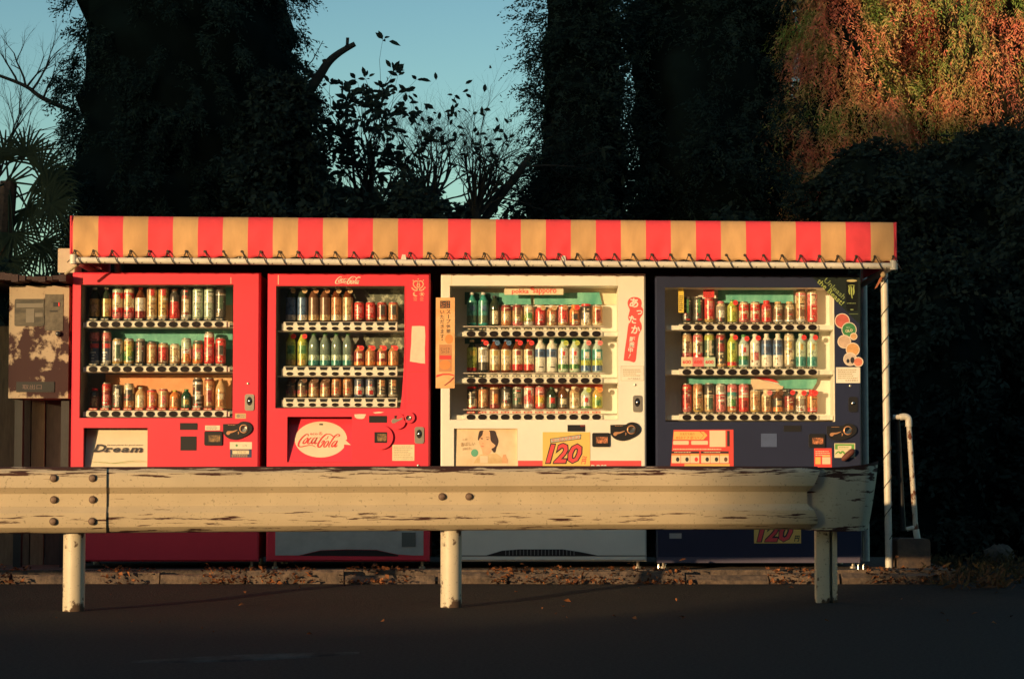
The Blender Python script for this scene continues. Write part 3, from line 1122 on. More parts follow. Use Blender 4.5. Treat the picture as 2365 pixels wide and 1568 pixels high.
clr = S('bottle', 515, 'clear', 'clear water bottle with teal base', 'green', [(.01, .16, 'teal'), (.18, .32, 'pgreen')])
sm = S('bottle', 612, 'copper', 'small orange bottle with red tag', 'red', [(.02, .2, 'orange'), (.3, .7, 'copper')], None, 'red')
sm2 = S('bottle', 612, 'copper', 'small orange bottle with red tag', 'red', [(.02, .2, 'orange'), (.3, .7, 'dred')], (.35, .6, 'cream', 30), 'red')
row(M2, NR, 'middle', d2, 766, [grn, grn, clr, clr, clr, clr, sm2, sm, sm2, sm])
dk = S('boca', 858, [(.18, 'tan'), (.35, 'pink'), (1, 'black')], 'black coffee bottle with tan base', 'brown', None, (.2, .5, 'brown', 35), 'brown')
dk2 = S('boca', 858, [(.18, 'tan'), (.4, 'copper'), (1, 'brown')], 'brown coffee bottle with tan base', 'brown', None, (.25, .5, 'tan', 35), 'brown')
cp = S('can', 856, [(.15, 'brown'), (.4, 'copper'), (.44, 'brown'), (1, 'copper')], 'tall copper can', badge=(.5, .8, 'brown', 32))
bl = S('can', 856, [(.15, 'navy'), (.5, 'silver'), (.9, 'navy'), (1, 'silver')], 'tall navy and silver can', badge=(.14, .34, 'red', 26))
bk = S('can', 856, [(.15, 'grey'), (1, 'black')], 'tall black can with silver marks', badge=(.55, .85, 'copper', 28))
row(M2, NR, 'bottom', d2, 1006, [dk, dk, dk2, dk2, cp, cp, bl, bl, bk, bk])

# the script logo as pen strokes; drawn once in a 0..2195 wide drawing, then fitted
LOGO = [
    ([(700, 665), (706, 612), (650, 602), (545, 680), (450, 790), (400, 905), (402, 975), (450, 1005), (530, 1000), (650, 972), (780, 955), (880, 968), (965, 1012)], 46),
    ([(640, 750), (585, 800), (550, 860), (560, 905), (610, 892), (668, 825), (700, 750), (690, 715), (640, 750)], 40),
    ([(850, 712), (795, 722), (725, 800), (700, 872), (735, 908), (790, 880), (850, 815)], 42),
    ([(985, 720), (930, 712), (865, 770), (825, 850), (850, 905), (905, 862), (960, 790), (1010, 700)], 40),
    ([(1020, 702), (960, 800), (930, 880), (955, 908), (1010, 870)], 42),
    ([(1055, 718), (1085, 712), (1115, 714)], 22),
    ([(1600, 700), (1530, 670), (1460, 615), (1380, 598), (1290, 612), (1180, 705), (1085, 840), (1038, 945), (1058, 1012), (1110, 1012), (1180, 935), (1250, 830), (1215, 808), (1150, 885)], 48),
    ([(1270, 740), (1300, 755), (1340, 735), (1375, 655)], 20),
    ([(1350, 815), (1290, 870), (1240, 960), (1250, 1012), (1310, 990), (1368, 905), (1385, 830), (1350, 815)], 40),
    ([(1640, 690), (1735, 660), (1745, 630), (1690, 605), (1620, 640), (1560, 700), (1480, 825), (1410, 950), (1400, 1010), (1445, 1000)], 40),
    ([(1650, 822), (1600, 825), (1530, 890), (1495, 960), (1515, 1008), (1570, 965), (1630, 890), (1680, 810)], 40),
    ([(1690, 812), (1640, 905), (1600, 985), (1625, 1008), (1680, 950)], 42),
]


def logo(mb, m, y, x0, x1, z0, z1, wk=1.0):
    sx, sz = (x1 - x0) / 1350, (z1 - z0) / 414
    for pts, w in LOGO:
        ribbon(mb, [(x0 + (p[0] - 400) * sx, z1 - (p[1] - 598) * sz) for p in pts], w * wk * sx, m, y, 5)


script_white = mat('script_white', (.78, .72, .58), .5)
script_red = mat('script_red', (.74, .06, .06), .5)
mb = MB()
a_, b_ = Z2(588, 88), Z2(775, 142)
logo(mb, script_white, -.0014, a_.x, b_.x, b_.z, a_.z, 1.25)
obj('lettering', mb, M2['root'], (a_.x, 0, b_.z), world=True)
mb = MB()
txt(mb, 'ecoる', Z2(632, 80).x, Z2(690, 80).x, Z2(0, 92).z, Z2(0, 79).z, mat('script_pale_red', (.62, .16, .12), .5), -.0012)
obj('lettering', mb, M2['root'], (a_.x, 0, b_.z), world=True)
ap = advert(M2, red2_body)
ax0, ax1, az0, az1 = M2['ad']
mb = MB()
q = ring(470, 1327, 200, 138, 40)
q = [p for p in q]
bub = [p for p in q if not (p[0] > 652 and 1335 < p[1] < 1378)]
k = max(range(len(bub)), key=lambda i: (bub[i][0] if bub[i][1] < 1336 else -1))
bub = bub[:]
ins = [(658, 1332), (700, 1370), (648, 1366)]
# walk round the ring and splice the tail in
bub2, done = [], False
for i, pnt in enumerate(q):
    if pnt[0] > 640 and 1330 < pnt[1] < 1372:
        if not done:
            bub2 += ins
            done = True
        continue
    bub2.append(pnt)
zq = zr(M2, bub2)
mb.poly([(p[0], 0, p[1]) for p in zq][::-1], ad_cream)
nrm = sum(zq[i][0] * zq[(i + 1) % len(zq)][1] - zq[(i + 1) % len(zq)][0] * zq[i][1] for i in range(len(zq)))
if nrm > 0:
    mb.f[-1] = mb.f[-1][::-1]
o = obj('speech_bubble', mb, ap, (ax0, 0, az0), world=True)
tilt_onto(o, M2)
bubble = o
mb = MB()
a_, b_ = Z2(300, 1286), Z2(612, 1385)
logo(mb, script_red, -.0012, a_.x, b_.x, b_.z, a_.z, 1.1)
o = obj('lettering', mb, bubble, (ax0, 0, az0), world=True)
tilt_onto(o, M2, lift=.003)
mb = MB()
txt(mb, 'ecoる', Z2(386, 1270).x, Z2(480, 1270).x, Z2(0, 1294).z, Z2(0, 1270).z, script_red, -.001, bold=.005)
a_, b_ = Z2(455, 1206), Z2(482, 1217)
mb.poly([(a_.x, -.001, b_.z), (b_.x, -.001, b_.z), (b_.x, -.001, a_.z), (a_.x, -.001, a_.z)], ink)
o = obj('lettering', mb, bubble, (ax0, 0, az0), world=True)
tilt_onto(o, M2, lift=.003)
# heart, moon and sun signs
mb = MB()
hz = lambda pts: [(Z2(1151 + p[0] * .158, 75 + p[1] * .158).x, Z2(1151 + p[0] * .158, 75 + p[1] * .158).z) for p in pts]
pale = mat('pale_sign', (.78, .42, .26), .5)
W_ = 60 * .158 * UX
ribbon(mb, hz([(110, 610), (200, 710), (330, 750), (430, 700), (600, 580), (670, 460), (620, 330), (520, 290), (440, 340), (490, 520), (430, 590), (370, 520), (420, 340), (310, 290), (210, 350), (190, 460), (260, 580), (430, 700), (540, 745), (650, 710), (720, 630)]), W_, pale, -.0014, 5, False)
mb.prism(ring(*hz([(740, 610)])[0], 40 * .158 * UX), -.0014, 0, pale)
for pt in ((180, 270), (420, 200), (670, 260)):
    mb.prism(ring(*hz([pt])[0], 28 * .158 * UX, 40 * .158 * UX, 8), -.0014, 0, pale)
mb.prism(hz([(270, 805), (190, 850), (160, 930), (200, 1010), (280, 1050), (350, 1030), (390, 980), (310, 985), (250, 940), (235, 870)]), -.0014, 0, pale)
mb.prism(ring(*hz([(600, 925)])[0], 68 * .158 * UX), -.0014, 0, pale)
for i in range(8):
    a = i * math.pi / 4
    mb.prism(ring(*hz([(600 + 112 * math.cos(a), 925 + 112 * math.sin(a))])[0], 22 * .158 * UX, None, 6), -.0014, 0, pale)
for bx in (190, 510):
    for i in range(2):
        q = hz([(bx, 1090 + i * 90), (bx + 165, 1090 + i * 90), (bx + 165, 1160 + i * 90), (bx, 1160 + i * 90)])
        txt(mb, ('夜間', '昼間')[bx > 300] if i == 0 else ('冷却', '運転')[bx > 300], q[0][0], q[1][0], q[2][1], q[0][1], pale, -.0014)
obj('heart_sign', mb, M2['root'], (Z2(1210, 150).x, 0, Z2(1210, 150).z), world=True)
decpoly(M2, 'tape_patch', [(1170, 465), (1225, 463), (1268, 466), (1272, 540), (1268, 640), (1270, 750), (1236, 748), (1196, 740), (1154, 734), (1158, 670), (1164, 600), (1166, 530)], tape, 0, .0012)
sm_ = mat('red_seam', (.55, .04, .04), .5)
for q in ((1145, 812, 1300, 815), (1145, 1052, 1300, 1055), (1145, 815, 1148, 1052), (148, 75, 153, 148)):
    dec(M2, 'door_seam', *q, sm_ if q[0] > 500 else paper, 0, .0008)
decpoly(M2, 'sticker_scrap', [(730, 1137), (775, 1134), (820, 1136), (806, 1166), (790, 1172), (752, 1170), (734, 1158)], tape, 0, .0012)
decpoly(M2, 'sticker_scrap', [(872, 1122), (915, 1116), (957, 1120), (930, 1128), (890, 1131)], tape, 0, .0012)
dec(M2, 'display', 843, 1148, 978, 1200, black_pl, 0, .003)
for nm, cx, cy, r_ in (('coin_dial', 1062, 1190, 60), ('return_dial', 1150, 1162, 42), ('reader_dial', 935, 1312, 92)):
    d = decdisc(M2, nm, cx, cy, r_, red2_body, 0, .016)
    if nm == 'coin_dial':
        decpoly(M2, 'coin_slot', [(1012, 1190), (1022, 1172), (1044, 1168), (1062, 1176), (1096, 1162), (1098, 1172), (1060, 1192), (1036, 1204), (1020, 1206)], steel, -.0165, .001, d)
        decpoly(M2, 'slot_shadow_cover', [(1036, 1146), (1056, 1146), (1050, 1168), (1036, 1166)], black_pl, -.0165, .001, d)
    elif nm == 'return_dial':
        c = Z2(1143, 1164, -.017)
        q = MB()
        q.tube([(0, 0, 0), (0, -.006, 0), (0, -.003, 0)], [.017, .016, .006], chrome, 18)
        obj('return_lever', q, d, (c.x, -.0166, c.z), smooth=30)
    else:
        w_ = dec(M2, 'reader_window', 884, 1272, 980, 1354, black_pl, -.0165, .001, d)
        dec(M2, 'reader_plate', 905, 1285, 976, 1340, reader_print, -.018, .0008, w_)
lock(M2, 1190, 1232, 1262, 1360)
p = dec(M2, 'instruction_label', 1020, 1368, 1188, 1490, pm('cream', 'paper'), 0, .001)
printlines(M2, 1030, 1376, 1180, 1482, 8, mat('faint_print', (.5, .40, .24), .6), -.0016, p, 12)
screw(M2, 1218, 1526)
# white lower flap with its dark arch
fl = MB()
a_, b_ = P(636, 1228), P(978, 1282)
fl.prism([(a_.x, P(0, 1120).z), (a_.x, b_.z)] + [(P(px, py).x, P(px, py).z) for px, py in ((690, 1282), (740, 1270), (800, 1268), (870, 1269), (920, 1280), (955, 1282))] + [(b_.x, b_.z), (b_.x, P(0, 1120).z)], -.003, .001, mat('flap_grey_white', (.45, .45, .42), .5))
obj('lower_flap', fl, M2['root'], (a_.x, 0, b_.z), world=True)
ar = MB()
ar.prism([(P(px, py).x, P(px, py).z) for px, py in ((690, 1283), (740, 1271), (800, 1269), (870, 1270), (920, 1281), (920, 1284))], -.0015, .001, black_pl)
obj('vent', ar, M2['root'], (P(800, 1275).x, 0, P(800, 1275).z), world=True)
fl = MB()
a_, b_ = P(928, 1229), P(960, 1262)
fl.prism([(a_.x, b_.z), (b_.x, b_.z), (b_.x, a_.z), (a_.x, a_.z)], -.006, -.0031, mat('flap_sticker', (.12, .13, .12), .6))
obj('sticker', fl, M2['root'], (a_.x, 0, b_.z), world=True)

# ---- 3: white machine ----------------------------------------------------
Z3 = mkZ(995.3, 612.5, .3027)
M3 = machine('vending_machine', 'cream white vending machine with yellow and red price sign below its window', Z3, white_body,
             (75, 65, 1640, 1533), (143, 157, 1430, 1178), zb, white_int, zi_depth=.23, adhole=(175, 1245, 660, 1760))
cols3 = [305 + 87.0 * i for i in range(12)]
for (yt, yb_, tz, tm) in ((500, 546, 487, TAGK), (856, 903, 845, TAGK), (1134, 1181, 1122, TAGR)):
    sh = shelf(M3, 250, 1308, yt, yb_, cols3, 200 if yt < 1100 else 160, 1425, tm, tz)
    a_, b_ = Z3(245, yt - 36, .035), Z3(1328, yt - 30, .035)
    q = MB()
    q.box(a_.x, b_.x, .034, .060, b_.z, a_.z, mat('acrylic_edge', (.6, .5, .42), .3))
    obj('ledge', q, sh, (a_.x, .034, b_.z), world=True)
dec(M3, 'backing_sheet', 330, 178, 1420, 300, mat('sign_cream', (.78, .66, .46), .5), .222, .003)
a_ = dec(M3, 'header_sign', 560, 168, 1010, 226, mat('sign_cream', (.78, .66, .46), .5), .09, .002)
brand_red = mat('brand_red', (.78, .12, .09), .5)
dectxt(M3, 'pokka', 617, 180, 746, 226, brand_red, .087, a_, bold=.02)
dectxt(M3, 'sapporo', 778, 180, 958, 228, brand_red, .087, a_, bold=.02)
decdisc(M3, 'header_dot', 773, 176, 15, brand_red, .0872, .001, a_)
for pts in ([(520, 212), (760, 222), (764, 300), (520, 300)], [(788, 226), (850, 224), (1000, 214), (1284, 204), (1306, 300), (788, 300)]):
    decpoly(M3, 'film_sheet', pts, teal_film, .2, .002)
decpoly(M3, 'film_sheet', [(258, 205), (520, 212), (520, 300), (258, 300)], mat('teal_dark', (.04, .13, .11), .5), .2, .002)
dec(M3, 'backing_sheet', 258, 552, 1300, 600, mat('teal_dark', (.04, .13, .11), .5), .222, .003)
dec(M3, 'backing_sheet', 360, 908, 1310, 934, mat('film_red', (.75, .12, .08), .5), .19, .003)
WM = 'white machine'
d3 = [c_ + 8 for c_ in cols3]
row(M3, WM, 'top', d3, 462, [
    S('bottle', 208, 'teal', 'teal green bottle', 'silver', [(.08, .3, 'dgreen'), (.4, .75, 'teal')], (.45, .6, 'blue', 30)),
    S('bottle', 208, 'teal', 'teal green bottle', 'silver', [(.08, .3, 'dgreen'), (.4, .75, 'teal')], (.45, .6, 'blue', 30)),
    S('bottle', 235, 'dkglass', 'dark glass bottle with white mark', 'black', [(.05, .5, 'black')], (.05, .3, 'cream', 35)),
    S('can', 302, [(.2, 'copper'), (.7, 'tan'), (1, 'dred')], 'tan and dark red can', badge=(.25, .55, 'cream', 38)),
    S('can', 300, [(.2, 'pink'), (.7, 'tan'), (1, 'dred')], 'tan and pink can', badge=(.5, .85, 'brown', 38)),
    S('can', 303, [(.2, 'silver'), (.5, 'ygreen'), (.9, 'cream'), (1, 'silver')], 'white and green can', badge=(.35, .6, 'green', 38)),
    S('boca', 305, [(.15, 'dred'), (.9, 'red'), (1, 'red')], 'red bottle with round tag', 'silver', None, (.3, .55, 'pink', 36), 'tan'),
    S('boca', 305, [(.15, 'tan'), (.4, 'brown'), (1, 'copper')], 'brown bottle with round tag', 'silver', None, (.25, .55, 'cream', 36), 'tan'),
    S('can', 303, [(.15, 'tan'), (.85, 'pink'), (1, 'red')], 'pink can with round tag', badge=(.3, .7, 'red', 30), tg='copper'),
    S('boca', 303, [(.15, 'dred'), (.9, 'orange'), (1, 'red')], 'orange bottle with red tag', 'orange', None, (.3, .55, 'black', 38), 'red'),
    S('jar', 296, [(.3, 'cream'), (1, 'black')], 'black bottle with red lid', 'red', None, (.15, .6, 'white', 26)),
    S('can', 302, [(.12, 'cream'), (.9, 'copper'), (1, 'silver')], 'copper can', badge=(.2, .75, 'dred', 30)),
])
tea = S('bottle', 562, 'amber', 'dark tea bottle with gold labels', 'blue', [(.06, .24, 'tan'), (.46, .68, 'cream')], (.5, .64, 'gold', 30), 'blue')
tea2 = S('bottle', 562, 'amber', 'red tea bottle with gold labels', 'red', [(.06, .24, 'red'), (.46, .68, 'cream')], (.5, .64, 'dred', 30), 'red')
wht = S('square', 558, 'white', 'milky white bottle with navy band', 'white', [(.44, .68, 'blue')], (.48, .6, 'navy', 34))
gw = S('bottle', 562, 'pgreen', 'white bottle with green bands', 'green', [(.1, .24, 'green'), (.3, .72, 'white')], (.5, .62, 'red', 16), 'ygreen')
cb_ = S('bottle', 562, 'clear2', 'clear blue bottle with navy base', 'white', [(.03, .2, 'blue'), (.32, .36, 'ygreen'), (.37, .68, 'teal')], (.4, .6, 'white', 30), 'pink')
row(M3, WM, 'middle', d3, 816, [
    S('bottle', 568, 'dgreen', 'dark green bottle with red base', 'cream', [(.03, .14, 'red'), (.45, .76, 'ygreen')], (.5, .65, 'yellow', 30)),
    S('bottle', 562, 'black', 'black bottle with white label', 'red', [(.06, .3, 'black'), (.44, .74, 'white')], (.5, .68, 'grey', 22), 'red'),
    tea, tea, tea2, tea2, wht, wht, gw, gw, cb_, cb_])
row(M3, WM, 'bottom', d3, 1094, [
    S('jar', 925, [(.1, 'red'), (.45, 'cream'), (.8, 'black'), (1, 'black')], 'black bottle with red lid', 'red', None, (.2, .5, 'black', 20)),
    S('jar', 930, [(.1, 'brown'), (.9, 'copper'), (1, 'black')], 'copper bottle with black lid', 'black', None, (.3, .7, 'tan', 34)),
    S('jar', 932, [(.2, 'dred'), (.9, 'brown'), (1, 'tan')], 'brown bottle with orange badge', 'tan', None, (.25, .7, 'orange', 36)),
    S('jar', 928, [(.25, 'tan'), (.9, 'black'), (1, 'black')], 'black bottle with gold base', 'black', None, (.4, .7, 'silver', 24)),
    S('can', 928, [(.2, 'black'), (.9, 'dgreen'), (1, 'silver')], 'dark green can', badge=(.5, .7, 'grey', 30)),
    S('can', 918, [(.2, 'white'), (.55, 'pink'), (.9, 'white'), (1, 'red')], 'white can with red print', badge=(.3, .8, 'red', 22)),
    S('can', 922, [(.2, 'red'), (.6, 'orange'), (1, 'pink')], 'orange red can', badge=(.25, .5, 'yellow', 36)),
    S('bottle', 930, 'dkglass', 'small dark bottle with red label', 'dgreen', [(.05, .55, 'dgreen')], (.25, .5, 'red', 34)),
    S('bottle', 925, 'brown', 'small dark bottle with cream label', 'brown', [(.05, .5, 'black')], (.2, .45, 'cream', 38)),
    S('boca', 925, [(.5, 'cream'), (1, 'tan')], 'cream bottle with dark tag', 'cream', None, (.15, .4, 'tan', 36), 'brown'),
    S('bottle', 930, 'pgreen', 'white bottle with green base', 'white', [(.03, .12, 'green'), (.14, .62, 'white')], (.3, .5, 'red', 22), 'ygreen'),
    S('bottle', 928, 'gold', 'yellow green bottle with orange tag', 'orange', [(.05, .55, 'ygreen')], (.15, .4, 'green', 34), 'orange'),
])
# left banner
bn = dec(M3, 'banner', 38, 248, 181, 938, mat('banner_orange', (.76, .34, .12), .5, col2=(.78, .5, .24), scale=7), 0, .004)
p = dec(M3, 'banner_badge', 70, 272, 146, 328, ink, -.0042, .0006, bn)
bt = pm('orange', 'paper')
dectxt(M3, 'じっくり', 76, 278, 140, 299, bt, -.0056, p, bold=.02)
dectxt(M3, 'コトコト', 76, 302, 140, 322, bt, -.0056, p, bold=.02)


def vtext(M, s, cx, zy0, step, size, m, y, parent, bold=.012):
    mb = MB()
    for i, ch in enumerate(s):
        if ch == ' ':
            continue
        a, b = M['Z'](cx - size / 2, zy0 + i * step, y), M['Z'](cx + size / 2, zy0 + i * step + size, y)
        if ch == 'ー':
            mb.poly([((a.x + b.x) / 2 - .002, y, b.z), ((a.x + b.x) / 2 + .002, y, b.z), ((a.x + b.x) / 2 + .002, y, a.z), ((a.x + b.x) / 2 - .002, y, a.z)], m)
        elif ch == '。':
            mb.prism(ring(a.x + .012, a.z - .004, .004, None, 10), y, y + .0005, m)
        else:
            txt(mb, ch, a.x, b.x, b.z, a.z, m, y, bold=bold, keep=True)
    c = M['Z'](cx, zy0, y)
    return obj('lettering', mb, parent, (c.x, y, c.z), world=True)


vtext(M3, 'スープ休憩', 133, 340, 36.5, 32, ink, -.0048, bn)
vtext(M3, 'いただきます。', 86, 342, 37, 31, ink, -.0048, bn)
decdisc(M3, 'banner_dot', 138, 563, 30, pm('orange', 'paper'), -.0042, .0005, bn, rz=38)
q = dec(M3, 'picture', 62, 605, 158, 812, pm('copper', 'paper'), -.0042, .0006, bn)
dec(M3, 'picture_band', 64, 688, 156, 718, pm('red', 'paper'), -.0052, .0005, q)
decdisc(M3, 'soup_cup', 108, 760, 42, pm('orange', 'paper'), -.0052, .0005, q, rz=36)
dectxt(M3, 'じっくり', 76, 628, 142, 648, ink, -.0054, q, bold=.005)
dectxt(M3, 'コトコト', 76, 652, 142, 671, ink, -.0054, q, bold=.005)
decpoly(M3, 'soup_rim', [(40, 838), (90, 826), (140, 826), (178, 836), (178, 846), (140, 836), (90, 838), (40, 856)], pm('red', 'paper'), -.0042, .0006, bn)
decpoly(M3, 'spoon', [(176, 850), (140, 885), (100, 915), (108, 918), (150, 890), (178, 862)], pm('dred', 'paper'), -.0042, .0006, bn)
# right tilted sign
sg = decpoly(M3, 'hot_sign', smoothpts([(1470, 727), (1480, 640), (1492, 560), (1503, 470), (1512, 430), (1504, 400), (1510, 370), (1516, 340), (1504, 310), (1500, 285), (1512, 258), (1540, 244), (1575, 246), (1600, 262), (1607, 290), (1604, 315), (1618, 335), (1614, 375), (1600, 395), (1592, 420), (1606, 450), (1606, 490), (1590, 520), (1580, 560), (1570, 650), (1558, 736), (1515, 731), (1470, 727)], 3)[:-1], mat('sign_red', (.76, .09, .08), .5), 0, .0015)
wp = mat('sign_white', (.78, .74, .64), .5)
for ch, cx, cy, sz in (('あ', 1550, 288, 72), ('っ', 1590, 360, 46), ('た', 1538, 415, 60), ('か', 1563, 492, 70), ('販', 1536, 567, 44), ('売', 1532, 608, 42), ('中', 1523, 647, 40), ('!', 1515, 692, 34)):
    mb = MB()
    a, b = Z3(cx - sz / 2, cy - sz / 2), Z3(cx + sz / 2, cy + sz / 2)
    txt(mb, ch, a.x, b.x, b.z, a.z, wp, -.0022, bold=.03 if ch != '!' else .02, rot=R(-7 if ch != '!' else -25), keep=True)
    obj('lettering', mb, sg, (a.x, 0, b.z), world=True)
p = dec(M3, 'instruction_label', 1448, 768, 1625, 881, mat('label_edge', (.5, .44, .32), .6), 0, .0008)
dec(M3, 'label_paper', 1451, 771, 1622, 878, mat('label_white', (.80, .74, .62), .5), -.001, .0006, p)
printlines(M3, 1465, 790, 1605, 850, 4, mat('faint_print', (.5, .40, .24), .6), -.0022, p, 21)
dectxt(M3, '073861', 1502, 858, 1595, 872, lines_grey, -.0022, p)
screw(M3, 1558, 912)
lock(M3, 1540, 992, 1610, 1120)
p = dec(M3, 'display', 1042, 1217, 1176, 1268, black_pl, 0, .003)
dectxt(M3, '売切中', 1140, 1219, 1172, 1231, pm('red', 'paper'), -.0036, p)
coin_unit(M3, 1368, 1198, 1597, 1338)
card_reader(M3, 1230, 1278, 1364, 1385, reader_print2)
sgred = mat('stripe_red', (.74, .08, .09), .45)
dec(M3, 'red_stripe', 664, 1490, 1605, 1600, sgred, 0, .0008)
mb = dectxt(M3, 'DOSS', 1222, 1521, 1340, 1560, wp, -.0014, bold=.03)
ps = dec(M3, 'price_sign', 852, 1272, 1214, 1545, mat('price_yellow', (.80, .52, .14), .5, var=.04), 0, .0025)
bx = decpoly(M3, 'price_ribbon', [(910, 1322), (1147, 1289), (1145, 1325), (910, 1357)], ink, -.0026, .0006, ps)
decpoly(M3, 'ribbon_face', [(915, 1325), (1142, 1294), (1140, 1321), (915, 1351)], mat('ribbon_grey', (.5, .5, .4), .5), -.0034, .0006, bx)
dectxt(M3, 'サービスプライス', 922, 1312, 1136, 1334, pm('red', 'paper'), -.0046, bx, rot=R(7.6), bold=.02)


def price(M, parent, boxes, y, sc=1.0):
    o_, f_ = MB(), MB()
    for ch, x0, y0, x1, y1 in boxes:
        a, b = M['Z'](x0, y0, 0), M['Z'](x1, y1, 0)
        e = .0062 * sc
        txt(o_, ch, a.x - e, b.x + e, b.z - e, a.z + e, ink, y, shear=.28, bold=.07)
        txt(f_, ch, a.x + .001, b.x - .001, b.z + .001, a.z - .001, mat('price_red', (.76, .075, .085), .45), y - .0008, shear=.28, bold=.022)
    obj('lettering', o_, parent, tuple(WP[parent]), world=True)
    obj('lettering', f_, parent, tuple(WP[parent]), world=True)


price(M3, ps, [('1', 876, 1366, 948, 1508), ('2', 935, 1360, 1044, 1508), ('0', 1046, 1364, 1150, 1508)], -.0034)
pr_ = mat('price_red', (.76, .075, .085), .45)
dectxt(M3, '〜', 1154, 1455, 1192, 1470, pr_, -.0034, ps, bold=.03)
dectxt(M3, '円', 1146, 1473, 1186, 1516, pr_, -.0034, ps, shear=.25, bold=.03)
# picture of a dark-haired person on the cream panel
pz = lambda u, v: (175 + u * .1975, 1232 + v * .208)      # drawing units of an enlarged view
adp = advert(M3, mat('portrait_ground', (.76, .62, .42), .5, col2=(.66, .48, .28), scale=6), .022, .010)


def flat(pts, m, lift, name):
    q = [M3['Z'](*pz(*p_), 0) for p_ in pts]
    mb = MB()
    mb.poly([(v.x, 0, v.z) for v in q], m)
    s_ = sum(q[i].x * q[(i + 1) % len(q)].z - q[(i + 1) % len(q)].x * q[i].z for i in range(len(q)))
    if s_ < 0:
        mb.f[0] = mb.f[0][::-1]
    o_ = obj(name, mb, adp, tuple(WP[adp]), world=True)
    tilt_onto(o_, M3, .022, .010, lift)


skin = mat('printed_skin', (.74, .40, .22), .5, col2=(.78, .5, .3), scale=12)
hair = mat('printed_hair', (.045, .025, .025), .5)
lipm = mat('printed_lip', (.62, .22, .13), .5)
shirt = mat('printed_shirt', (.55, .36, .17), .5, col2=(.7, .52, .28), scale=10)
flat(smoothpts([(760, 1330), (900, 1120), (1060, 1010), (1400, 1000), (1600, 960), (1850, 1130), (1900, 1330), (760, 1330)], 4)[:-1], shirt, .0010, 'printed_shirt')
flat(smoothpts([(920, 480), (940, 330), (1000, 150), (1200, 140), (1560, 140), (1640, 280), (1720, 500), (1700, 640), (1640, 780), (1600, 930), (1520, 930), (1460, 840), (1200, 600), (950, 500)], 3)[:-1], hair, .0016, 'printed_hair')
flat(smoothpts([(1110, 980), (1080, 860), (1030, 740), (960, 560), (1000, 420), (1100, 300), (1150, 145), (1360, 145), (1400, 330), (1430, 520), (1560, 640), (1600, 690), (1540, 760), (1460, 800), (1440, 900), (1350, 1010), (1230, 1040), (1110, 1010)], 3)[:-1], skin, .0022, 'printed_face')
for (u, v) in ((1080, 436), (1300, 460)):
    flat(ring(u, v, 48, 18, 10), hair, .0028, 'printed_eye')
flat([(1230, 385), (1300, 372), (1390, 395), (1390, 408), (1300, 390), (1232, 402)], hair, .0028, 'printed_brow')
flat([(1010, 405), (1060, 395), (1110, 402), (1110, 412), (1060, 408), (1012, 416)], hair, .0028, 'printed_brow')
flat([(1030, 705), (1100, 690), (1190, 715), (1120, 740), (1060, 730)], lipm, .0028, 'printed_mouth')
flat([(1090, 600), (1130, 590), (1150, 620), (1100, 628)], lipm, .0026, 'printed_nose')
flat(ring(800, 955, 140, 140, 20), mat('printed_green', (.12, .4, .26), .5), .0016, 'printed_dot')
flat([(1010, 1060), (1310, 1075), (1310, 1330), (1010, 1330)], mat('printed_carton', (.76, .62, .44), .5), .0030, 'printed_carton')
flat([(1860, 1180), (1900, 1020), (2010, 1010), (2030, 1130), (2080, 1200), (2080, 1330), (1850, 1330)], mat('printed_bottle', (.7, .38, .2), .5), .0016, 'printed_bottle')
for s, u0, v0, u1, v1 in (('この', 330, 430, 510, 500), ('香ばしい', 260, 560, 820, 700), ('が好き。', 330, 750, 690, 850)):
    a, b = M3['Z'](*pz(u0, v0), 0), M3['Z'](*pz(u1, v1), 0)
    mb = MB()
    txt(mb, s, a.x, b.x, b.z, a.z, mat('printed_brown', (.35, .2, .1), .5), -.0006, rot=R(5))
    o = obj('lettering', mb, adp, tuple(WP[adp]), world=True)
    tilt_onto(o, M3, .022, .010)
dec(M3, 'door_seam', 155, 72, 158, 150, tape, 0, .001)
dec(M3, 'door_seam', 1417, 72, 1420, 150, tape, 0, .001)
# lower vent and sill
vt = MB()
vt.prism([(P(px, py).x, P(px, py).z) for px, py in ((1120, 1283), (1160, 1271), (1200, 1268), (1300, 1268), (1340, 1274), (1385, 1283))], -.0015, .001, black_pl)
vo = obj('vent', vt, M3['root'], (P(1250, 1275).x, 0, P(1250, 1275).z), world=True)
sb = MB()
sb.box(-.0016, .0016, -.004, 0, 0, .033, mat('vent_bar', (.4, .4, .38), .5))
sbm = sb.mesh('vent_slat')
for i in range(20):
    c = P(1168 + i * 8.3, 1281.5)
    inst('vent_slat', sbm, vo, (c.x, -.0016, c.z))
sl_ = MB()
a_, b_ = P(1020, 1282), P(1491, 1284)
sl_.box(a_.x, b_.x, -.001, .001, b_.z, a_.z, black_pl)
obj('door_seam', sl_, M3['root'], (a_.x, 0, b_.z), world=True)

# ---- 4: navy machine -----------------------------------------------------
Z4 = mkZ(1500.6, 612.5, .3028)
M4 = machine('vending_machine', 'dark navy vending machine with round stickers and black corner decal, nearest the awning pole', Z4, navy_body,
             (45, 75, 1612, 1533), (118, 170, 1412, 1192), zb, white_int, zi_depth=.23)
cols4 = [282 + 87.1 * i for i in range(12)]
for (yt, yb_, tz) in ((449, 498, 440), (789, 839, 781), (1134, 1184, 1125)):
    shelf(M4, 225, 1286, yt, yb_, cols4, 128, 1396, TAGK, tz)
dec(M4, 'window_frame', 1395, 176, 1411, 1190, rail_white, .018, .006)
dec(M4, 'backing_sheet', 520, 180, 1096, 290, teal_film, .22, .003)
dec(M4, 'backing_sheet', 240, 505, 1290, 560, mat('teal_dark', (.04, .13, .11), .5), .222, .003)
decpoly(M4, 'backing_sheet', [(280, 855), (770, 860), (772, 905), (280, 912)], teal_film, .2, .003)
